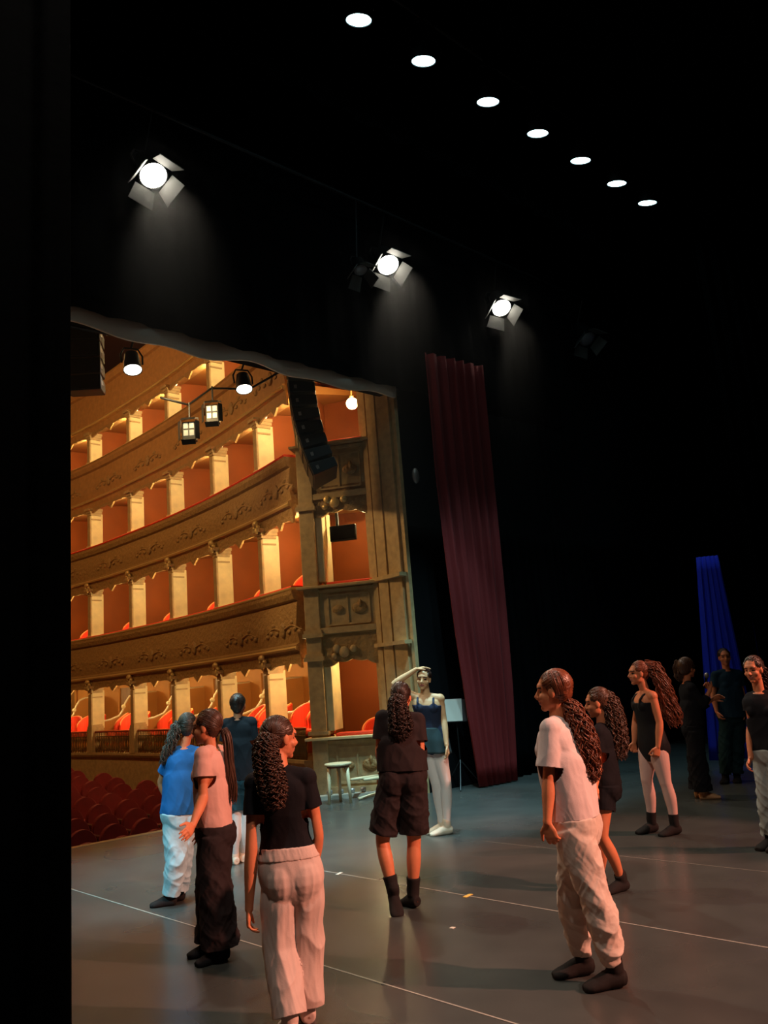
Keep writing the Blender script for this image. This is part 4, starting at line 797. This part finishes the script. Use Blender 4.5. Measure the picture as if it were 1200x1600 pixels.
        nb = s.J['nb']; mb.tube([s.sp(1.80), s.sp(1.98), h(0, -0.018, -0.055), h(0, -0.012, -0.02)], [0.056*s.k, 0.047*s.k, 0.047*s.k, 0.046*s.k], n=16)
    def body(s, skin=None, tuck=True):
        mb = MB(); s.torso(mb); s.bumps(mb); s.shoulders(mb); s.head(mb)
        for sd in 'lr': s.arm(mb, sd); s.leg(mb, sd); s.hand(mb, sd); s.foot(mb, sd)
        me = remesh(mb, 'body', s.vox, 3, 0.45)
        def under(p):
            v = s.vof(p); ax = np.array(s.J['che']-s.J['pel']); c = np.array(s.J['pel']) + v[:, None]*ax; d = np.linalg.norm(p-c, axis=1)
            return -0.016*np.clip((v+0.05)/0.1, 0, 1)*np.clip((1.0-v)/0.2, 0, 1)*np.clip((0.165*s.k-d)/0.02, 0, 1)
        if tuck: wrinkle(me, 0, extra=under)
        o = link(me, 'body', skin or SKIN, s.root)
        for m in (EYE, LIP, BROW): me.materials.append(m)
        p = vcos(me); c = np.empty(len(me.polygons)*3); me.polygons.foreach_get('center', c); c = c.reshape(-1, 3)
        q = (c - np.array(s.J['hd'])) @ np.array(s.RH) / s.hs; x, y, z = np.abs(q[:, 0]), q[:, 1], q[:, 2]
        mi = np.zeros(len(c), dtype=np.int32)
        mi[(np.hypot((x-0.031)/0.015, (z-0.000)/0.0075) < 1) & (y > 0.055)] = 1
        mi[(np.hypot(x/0.024, (z+0.060)/0.010) < 1) & (y > 0.068)] = 2
        mi[(np.abs(z-0.022-0.10*(0.03-np.abs(x-0.03))) < 0.0042) & (x > 0.012) & (x < 0.050) & (y > 0.05)] = 3
        me.polygons.foreach_set('material_index', mi); return o
    # ---- clothing
    def vof(s, p):
        ax = np.array(s.J['che']-s.J['pel']); return (p - np.array(s.J['pel'])) @ ax / (ax @ ax)
    def garment(s, mb, name, m, amp=0.004, fx=5.5, fz=2.6, seed=1, it=7, vox=None, extra=None, floor_=0.004, mask=None, slant=0.6, cuts=()):
        me = remesh(mb, name, vox or s.vox*1.15, it, 0.5); wrinkle(me, amp, fx, fz, seed, slant, extra, floor_, mask)
        if cuts:
            import bmesh
            bm = bmesh.new(); bm.from_mesh(me)
            for c, n_, r in cuts:
                vs_ = [v for v in bm.verts if (v.co - c).length < r]; es = {e for v in vs_ for e in v.link_edges}; fs = {f for v in vs_ for f in v.link_faces}
                bmesh.ops.bisect_plane(bm, geom=vs_ + list(es) + list(fs), plane_co=c, plane_no=n_, clear_outer=False)
                bmesh.ops.delete(bm, geom=[f for f in bm.faces if (f.calc_center_median() - c).length < r and (f.calc_center_median() - c).dot(n_) > 1e-5], context='FACES')
            bm.to_mesh(me); bm.free()
        o = link(me, name, m, s.root)
        if cuts: so = o.modifiers.new('thickness', 'SOLIDIFY'); so.thickness = 0.004; so.offset = -1
        return o
    def cut(s, a, b, t, r):
        A, B_ = s.J[a], s.J[b]; return (lerp(A, B_, t), (B_-A).normalized(), r)
    def tee(s, m, hem=0.1, sleeve=0.55, off=0.013, loose=0.95, amp=0.013, name='t_shirt', seed=1, sl_r=(0.058, 0.064), bust=True, flare=0.0):
        mb = MB(); s.torso(mb, hem-0.14, 1.88, off, loose, flare=flare); s.shoulders(mb, off*0.8); s.bumps(mb, off, seat=False, bust=bust); s.hem = hem
        up_ = (s.J['nb']-s.J['pel']).normalized(); cuts = [(s.sp(hem), -up_, 0.24)]
        for sd in 'lr':
            long_ = sleeve > 1.2
            r = [(0, sl_r[0]), (sleeve, sl_r[1]), (2.0, sl_r[1]*0.72)] if long_ else [(0, sl_r[0]), (sleeve, sl_r[1])]
            s.arm(mb, sd, 0, 0.0, sleeve + (0.0 if long_ else 0.14), rad=r, rnd=False)
            if not long_: cuts.append(s.cut('s'+sd, 'e'+sd, sleeve, 0.085))
        # keep the hem cut away from arms hanging beside it
        return s.garment(mb, name, m, amp, seed=seed, it=13, mask=lambda p: np.clip(1.25 - 0.6*s.vof(p), 0.3, 1.3), floor_=0.007, cuts=cuts)
    def trousers(s, m, rad, t1=1.95, waist=None, off=0.012, amp=0.015, name='trousers', seed=2, fx=8.0, fz=1.6, slant=1.5, crisp=True):
        hem = getattr(s, 'hem', 0.3); waist = max(0.18, hem + 0.16) if waist is None else waist
        mb = MB(); s.torso(mb, -0.36, waist, off); s.bumps(mb, off, bust=False); cuts = []
        for sd in 'lr':
            s.leg(mb, sd, 0, 0.0, min(2.0, t1 + 0.09) if crisp else t1, rad=rad, calf=False, rnd=False)
            if crisp: cuts.append(s.cut('h'+sd, 'k'+sd, t1, 0.14) if t1 <= 1 else s.cut('k'+sd, 'a'+sd, t1-1, max(0.12, 1.42*rad[-1][1])))
        tuck = lambda p: -0.020*np.clip((s.vof(p) - hem)/0.05, 0, 1)
        return s.garment(mb, name, m, amp, fx, fz, seed, extra=tuck, slant=slant, it=11, mask=lambda p: np.clip(0.55 - 0.9*(s.vof(p) + 0.15), 0.2, 1.15), floor_=0.010, cuts=cuts)
    def tights(s, m, t1=1.92, waist=0.3, off=0.005):
        mb = MB(); s.torso(mb, -0.40, waist, off); s.bumps(mb, off, bust=False)
        for sd in 'lr': s.leg(mb, sd, off, 0.0, t1)
        return s.garment(mb, 'tights', m, 0.0, it=3)
    def leotard(s, m, low=-0.36, off=0.009, top=1.28, straps=True):
        mb = MB(); s.torso(mb, low, top, off); s.bumps(mb, off, seat=True, bs=0.050)
        if straps:
            for sg in (-1, 1):
                u = s.lat(1.3); f = s.fwd(1.3); pts = []
                for v, d_ in ((1.15, 0.105), (1.45, 0.098), (1.72, 0.055), (1.82, 0.0), (1.70, -0.065), (1.4, -0.10), (1.2, -0.10)): pts.append(s.sp(v) + u*sg*0.082*s.k + f*(d_+0.006)*s.k)
                mb.tube(pts, 0.013*s.k, n=8)
        return s.garment(mb, 'leotard', m, 0.0, it=3)
    def feet(s, m, name='sock', top=1.72, off=0.011, sides='lr'):
        for sd in sides:
            mb = MB(); s.foot(mb, sd, off)
            if top < 1.97: s.leg(mb, sd, off, top, 2.0, rnd=False)
            s.garment(mb, name, m, 0.0, it=1, vox=0.006)
    def skirt(s, m, v0=0.46, v1=-0.30, flare=0.03, waves=7):
        rings = []; n = 70
        for i in range(15):
            t = i/14; v = lerp(v0, v1, t); c = s.sp(v); u = s.lat(0); f = s.fwd(0)
            wv = max(v, -0.12); w_ = np.interp(wv, VT, WT)*s.k + 0.016 + flare*t**1.3; d_ = np.interp(wv, VT, DT)*s.k + 0.016 + flare*t**1.3
            rings.append([c + u*(w_+0.016*t*math.sin(waves*a)) * math.cos(a) + f*(d_+0.03*(1 if math.sin(a) < 0 else 0)*0.6 + 0.016*t*math.sin(waves*a)) * math.sin(a) for a in [2*PI*k/n for k in range(n)]])
        mb = MB(); mb.loft(rings, cap=False); o = mb.build('skirt', m, s.root, smooth=True)
        so = o.modifiers.new('thickness', 'SOLIDIFY'); so.thickness = 0.004; return o
    # ---- hair
    def cap_(s, mb, vol=0.0, nape=True):
        s.hball(mb, (0, -0.026, 0.032), (0.0785+vol, 0.094+vol, 0.090+vol))
        s.hball(mb, (0, -0.050, -0.005), (0.066+vol, 0.060+vol, 0.070+vol))
        for sg in (-1, 1): s.hball(mb, (sg*0.052, -0.002, 0.042), (0.027+vol, 0.052, 0.040))
        if nape: s.hball(mb, (0, -0.046, -0.045), (0.048, 0.040, 0.042))
    def hair(s, m, style='straight', n=90, amp=0.010, turns=8, rad=0.0042, bun=None, vol=0.0, seed=3, fan=0.0, knots=None):
        mb = MB(); s.cap_(mb, vol)
        if bun: s.hball(mb, bun[:3], (bun[3], bun[3]*0.8, bun[3]))
        me = remesh(mb, 'hair', 0.006, 3, 0.5); 
        p = vcos(me); nn = np.empty(len(me.vertices)*3); me.vertices.foreach_get('normal', nn); nn = nn.reshape(-1, 3)
        R = np.array(s.RH); q = (p-np.array(s.J['hd'])) @ R; a = np.arctan2(q[:, 0], q[:, 2]-0.01); d = 0.0022*np.sin(a*34 + 4*np.sin(q[:, 1]*40)) + 0.0012*np.sin(a*71)
        me.vertices.foreach_set('co', (p + nn*d[:, None]).ravel())
        out = MB(); out.v = [tuple(v.co) for v in me.vertices]; out.f = [tuple(f.vertices) for f in me.polygons]; bpy.data.meshes.remove(me)
        tie = Vector(s.hairpath[0][:3]) if s.hairpath else s.hp_(*(bun[:3] if bun else (0, -0.11, -0.04)))
        hc = s.hp_(0, -0.026, 0.032); tl = s.RH.transposed() @ (tie - hc); tl = Vector((tl.x/0.0785, tl.y/0.094, tl.z/0.090)).normalized(); rs_ = np.random.default_rng(seed+5)
        for j in range(150):                                          # combed strands over the skull
            a = rs_.uniform(-2.2, 2.2); el = rs_.uniform(-0.1, 1.2) if abs(a) < 1.25 else rs_.uniform(-0.45, 1.1)
            d0 = Vector((math.sin(a)*math.cos(el), math.cos(a)*math.cos(el), math.sin(el)))
            if d0.y > 0.55 and d0.z < 0.34: continue
            pts = []; 
            for i in range(11):
                d_ = d0.slerp(tl, i/10*0.94, d0); e = 1.008 + vol/0.09 + 0.010*math.sin(PI*i/10) + 0.004*math.sin(j+i)
                pts.append(hc + s.RH @ Vector((d_.x*0.0785*e, d_.y*0.094*e, d_.z*0.090*e))*s.hs)
            out.tube(pts, [0.0012] + [0.0026*rs_.uniform(0.7, 1.2)]*9 + [0.0015], n=5)
        if s.hairpath:
            r = np.random.default_rng(seed); P = [Vector(h[:3]) for h in s.hairpath]; RR = [h[3] for h in s.hairpath]
            cen = catmull(P, 10); m_ = len(cen); rr = np.interp(np.linspace(0, len(P)-1, m_), range(len(P)), RR)
            ts = np.linspace(0, 1, 64); view = Vector((0, -1, 0))
            idx = np.linspace(0, m_-1, 64); base = np.array([[np.interp(i, range(m_), [c[j] for c in cen]) for j in range(3)] for i in idx]); rad_ = np.interp(idx, range(m_), rr)
            tang = np.gradient(base, axis=0); tang /= np.linalg.norm(tang, axis=1)[:, None]
            uu = np.cross(tang, np.array([0.0, 1.0, 0.0])); uu /= np.linalg.norm(uu, axis=1)[:, None]; vv = np.cross(tang, uu)
            for j in range(n):
                a0 = r.uniform(0, 2*PI); r0 = math.sqrt(r.uniform(0, 1)); ph = r.uniform(0, 2*PI); tr = turns*r.uniform(0.8, 1.25); am = amp*r.uniform(0.6, 1.3); end = r.uniform(0.72, 1.0); sgn = r.choice((-1, 1)); wob = r.uniform(-0.5, 0.5)
                t = ts*end; K = len(ts); ii = t*63
                bc = np.array([np.interp(ii, range(64), base[:, c]) for c in range(3)]).T; ru = np.interp(ii, range(64), rad_); U = np.array([np.interp(ii, range(64), uu[:, c]) for c in range(3)]).T; V = np.array([np.interp(ii, range(64), vv[:, c]) for c in range(3)]).T
                aa = a0 + wob*t*2; ex = np.cos(aa)*r0*ru*0.92; ey = np.sin(aa)*r0*ru*0.62
                g = np.minimum(1, t*6)
                if style == 'straight': hx = am*0.35*np.sin(2*PI*tr*0.25*t+ph)*g; hy = am*0.35*np.cos(2*PI*tr*0.2*t+ph)*g
                elif style == 'wavy': hx = am*(np.sin(2*PI*tr*t+ph*0.75) + 0.4*np.sin(2*PI*tr*1.9*t+ph*2))*g; hy = am*0.7*np.cos(2*PI*tr*t+ph*0.75)*g
                else: hx = am*np.cos(sgn*2*PI*tr*t+ph)*g; hy = am*np.sin(sgn*2*PI*tr*t+ph)*g
                pts = bc + U*(ex+hx)[:, None] + V*(ey+hy)[:, None]
                rs = rad*(1-0.55*t)*r.uniform(0.8, 1.3)
                out.tube([Vector(q_) for q_ in pts], list(rs), n=5)
        o = out.build('hair', m, s.root, smooth=True, fix=False); return o
    def band(s, v, m, off, name='waistband', h=0.05, w0=0.0):
        mb = MB(); s.torso(mb, v-h/2/0.25, v+h/2/0.25, off); return s.garment(mb, name, m, 0.002, 40, 5, it=1)

H_DARK = hair_mat('hair_dark', (0.035, 0.016, 0.010)); H_BROWN = hair_mat('hair_brown', (0.075, 0.030, 0.015)); H_AUB = hair_mat('hair_auburn', (0.17, 0.046, 0.018)); H_ASH = hair_mat('hair_ash', (0.055, 0.042, 0.03))
c_black = fabric('black_jersey', (0.011, 0.010, 0.012)); c_brownblack = fabric('brown_black_cotton', (0.030, 0.020, 0.020)); c_char = fabric('charcoal_sock', (0.022, 0.018, 0.017))
c_pink = fabric('salmon_cotton', (0.72, 0.40, 0.33)); c_palepink = fabric('pale_pink_cotton', (0.74, 0.60, 0.58)); c_sweat = fabric('cream_pink_fleece', (0.66, 0.50, 0.44)); c_jog = fabric('cream_jogger', (0.68, 0.55, 0.47))
c_blue = fabric('blue_cotton', (0.018, 0.115, 0.32)); c_lblue = fabric('pale_denim', (0.42, 0.58, 0.62)); c_mint = fabric('pale_tights', (0.62, 0.66, 0.64)); c_white = fabric('white_tights', (0.72, 0.70, 0.68)); c_tpink = fabric('pink_tights', (0.72, 0.46, 0.40))
c_navy = fabric('navy_lycra', (0.020, 0.030, 0.060), 0.5); c_skirt = fabric('dark_chiffon', (0.03, 0.06, 0.07), 0.7); c_teal = fabric('dark_teal', (0.010, 0.030, 0.036)); c_shoe = fabric('ballet_shoe', (0.72, 0.62, 0.48), 0.6); c_tan = fabric('tan_shoe', (0.55, 0.30, 0.15), 0.6); c_grey = fabric('grey_denim', (0.32, 0.33, 0.31)); c_shirt = fabric('dark_blue_shirt', (0.012, 0.035, 0.06)); c_leo = fabric('black_lycra', (0.014, 0.013, 0.014), 0.55)

p = Person('curl', 'nearest dancer from behind, black T-shirt, loose pale pink trousers, dark curly ponytail', 128, nod=0.10, tilt=0.0, voxel=0.0045)
p.body(); p.tee(c_black, hem=0.38, sleeve=0.50, off=0.010, loose=0.80, sl_r=(0.054, 0.055))
p.trousers(c_sweat, waist=0.40, slant=0.45, fz=1.1, amp=0.013, rad=[(0, 0.100), (0.3, 0.104), (0.7, 0.092), (1.0, 0.088), (1.4, 0.090), (2.0, 0.088)], t1=1.93)
p.band(0.34, c_sweat, 0.016, h=0.045); p.feet(c_sweat, top=1.9); p.hair(H_BROWN, 'curly', n=230, amp=0.0105, turns=12, rad=0.0038)
p = Person('short', 'dancer from behind in dark T-shirt, dark shorts and black socks', 172, nod=0.25, girth=1.06)
p.body(); p.tee(c_brownblack, hem=0.12, sleeve=0.58, off=0.016, loose=1.12, sl_r=(0.064, 0.070)); p.trousers(c_brownblack, [(0, 0.108), (0.4, 0.112), (0.8, 0.108), (1.0, 0.104)], t1=0.86, name='shorts')
p.feet(c_char, top=1.66); p.hair(H_DARK, 'curly', n=190, amp=0.011, turns=9, rad=0.0042)
p = Person('bal', 'ballerina facing us in navy leotard and white tights, hand on her head', -14, nod=0.05, tilt=0.12, thumbs=dict(rm=(0.1, 0, -1), r=(0.2, -0.9, 0.0), rc=0.35), voxel=0.0055)
p.body(SKIN_PALE, tuck=False); p.leotard(c_navy); p.tights(c_white); p.skirt(c_skirt, flare=0.018); p.feet(c_shoe, 'ballet_shoe', top=1.99, off=0.010); p.hair(H_DARK, bun=(0, -0.11, 0.06, 0.042), vol=-0.002)
p = Person('white', 'dancer in pale pink T-shirt and cream joggers with long auburn ponytail', -112, nod=0.05, tilt=0.0, voxel=0.0045)
p.body(); p.tee(c_palepink, hem=0.08, sleeve=0.78, off=0.016, loose=1.10, sl_r=(0.064, 0.070)); p.trousers(c_jog, [(0, 0.104), (0.35, 0.104), (0.8, 0.084), (1.0, 0.080), (1.3, 0.080), (1.6, 0.070), (1.76, 0.066), (1.84, 0.046), (2.0, 0.044)], t1=1.90, crisp=False)
p.feet(c_char, top=1.80); p.hair(H_AUB, 'curly', n=230, amp=0.0105, turns=6, rad=0.0042)
p = Person('girl', 'small dancer in black top and shorts behind the pale pink shirt dancer', -105, nod=0.12)
p.body(); p.tee(c_black, hem=0.0, sleeve=0.6, off=0.013, loose=1.0); p.trousers(c_black, [(0, 0.098), (0.5, 0.098), (1.0, 0.09)], t1=0.42, name='shorts'); p.feet(c_char, top=1.86); p.hair(H_BROWN, 'curly', n=160, amp=0.010, turns=9, rad=0.0042)
p = Person('leo', 'dancer walking left in black leotard, pink tights and black socks with long wavy hair', -84, nod=0.0, curl=1.5)
p.body(tuck=False); p.leotard(c_leo); p.tights(c_tpink, t1=1.80); p.feet(c_char, top=1.74); p.hair(H_AUB, 'wavy', n=120, amp=0.012, turns=5, rad=0.0050)
p = Person('mic', 'woman dressed in black turned away to the right, holding a microphone to her mouth', 112, nod=0.05, voxel=0.006, thumbs=dict(rc=1.7, r=(0, 0, 1), rm=(-1, 0.2, 0), lc=0.6))
p.body(); p.tee(c_black, hem=0.05, sleeve=1.55, off=0.014, loose=1.05, name='long_sleeve_top', sl_r=(0.056, 0.052)); p.trousers(c_black, [(0, 0.104), (1.0, 0.096), (2.0, 0.10)], t1=1.92); p.feet(c_tan, 'ballet_shoe', top=1.99, off=0.010); p.hair(H_BROWN, 'wavy', n=110, amp=0.008, turns=2, vol=0.012)
mc = p.J['fr']; mc = p.root.matrix_basis @ mc if False else Matrix.Translation(p.root.location) @ Matrix.Rotation(-YAW, 4, 'Z') @ mc
p = Person('far', 'person in dark blue shirt and dark jeans standing in the shadows of the wings', -10, voxel=0.007)
p.body(); p.tee(c_shirt, hem=-0.05, sleeve=0.6, loose=1.1); p.trousers(c_teal, [(0, 0.10), (1.0, 0.08), (2.0, 0.07)], t1=1.9); p.feet(c_black, 'shoe', top=1.9, off=0.011); p.hair(H_DARK)
p = Person('right', 'dancer in black T-shirt and grey trousers cut off by the right edge of the picture', -48, nod=0.12)
p.body(); p.tee(c_black, hem=0.05, sleeve=0.40, off=0.011, loose=0.92); p.trousers(c_grey, [(0, 0.10), (0.6, 0.088), (1.0, 0.078), (2.0, 0.07)], t1=1.92); p.feet(c_char, top=1.85); p.hair(H_DARK, 'wavy', n=80, amp=0.010, turns=4)
p = Person('blue', 'dancer in blue T-shirt and pale blue trousers at left, hair blowing behind', 176, nod=0.05)
p.body(); p.tee(c_blue, hem=0.0, sleeve=0.62, off=0.015, loose=1.05); p.trousers(c_lblue, [(0, 0.102), (0.4, 0.100), (0.8, 0.090), (1.0, 0.088), (1.5, 0.084), (1.8, 0.080), (2.0, 0.078)], t1=1.93); p.feet(c_char, top=1.9); p.hair(H_ASH, 'wavy', n=80, amp=0.011, turns=4)
p = Person('pink', 'dancer in salmon pink T-shirt and wide black trousers, face in profile to the left', -97, nod=0.06, voxel=0.005, curl=0.35, thumbs=dict(l=(-0.4, -0.3, 0.8), lc=0.35))
p.body(); p.tee(c_pink, hem=0.10, sleeve=0.52, off=0.015, loose=1.02, sl_r=(0.062, 0.068)); p.trousers(c_brownblack, waist=0.26, rad=[(0, 0.106), (0.4, 0.112), (1.0, 0.112), (1.5, 0.116), (2.0, 0.122)], t1=1.95); p.feet(c_black, 'shoe', top=1.95, off=0.011); p.hair(H_BROWN, 'straight', n=90, amp=0.012, turns=4, rad=0.004)
p = Person('back', 'person from behind in black T-shirt and pale tights, beyond the salmon shirt dancer', 178, nod=0.05)
p.body(); p.tee(c_black, hem=-0.02, sleeve=0.60, off=0.014, loose=1.05); p.trousers(c_teal, [(0, 0.104), (0.5, 0.104), (1.0, 0.10)], t1=0.72, name='shorts'); p.tights(c_mint); p.feet(c_shoe, 'ballet_shoe', top=1.99, off=0.010); p.hair(H_DARK, bun=(0, -0.105, 0.045, 0.045))
# the microphone in her hand
d = Vector((-0.5, -0.45, 0.75)).normalized(); R = d.to_track_quat('Z', 'Y').to_matrix()
mi = empty('microphone', mc, 0, 'black hand microphone held by the woman in black', 'microphone')
m = MB(); m.lathe([(0.004, -0.12), (0.012, -0.115), (0.013, -0.02), (0.018, 0.05), (0.018, 0.06)], n=14, R=R); m.build('handle', black_metal, mi, smooth=True)
m = MB(); m.lathe([(0.018, 0.06), (0.027, 0.075), (0.029, 0.095), (0.020, 0.118), (0.004, 0.125)], n=14, R=R); m.build('grille', grey_metal, mi, smooth=True)
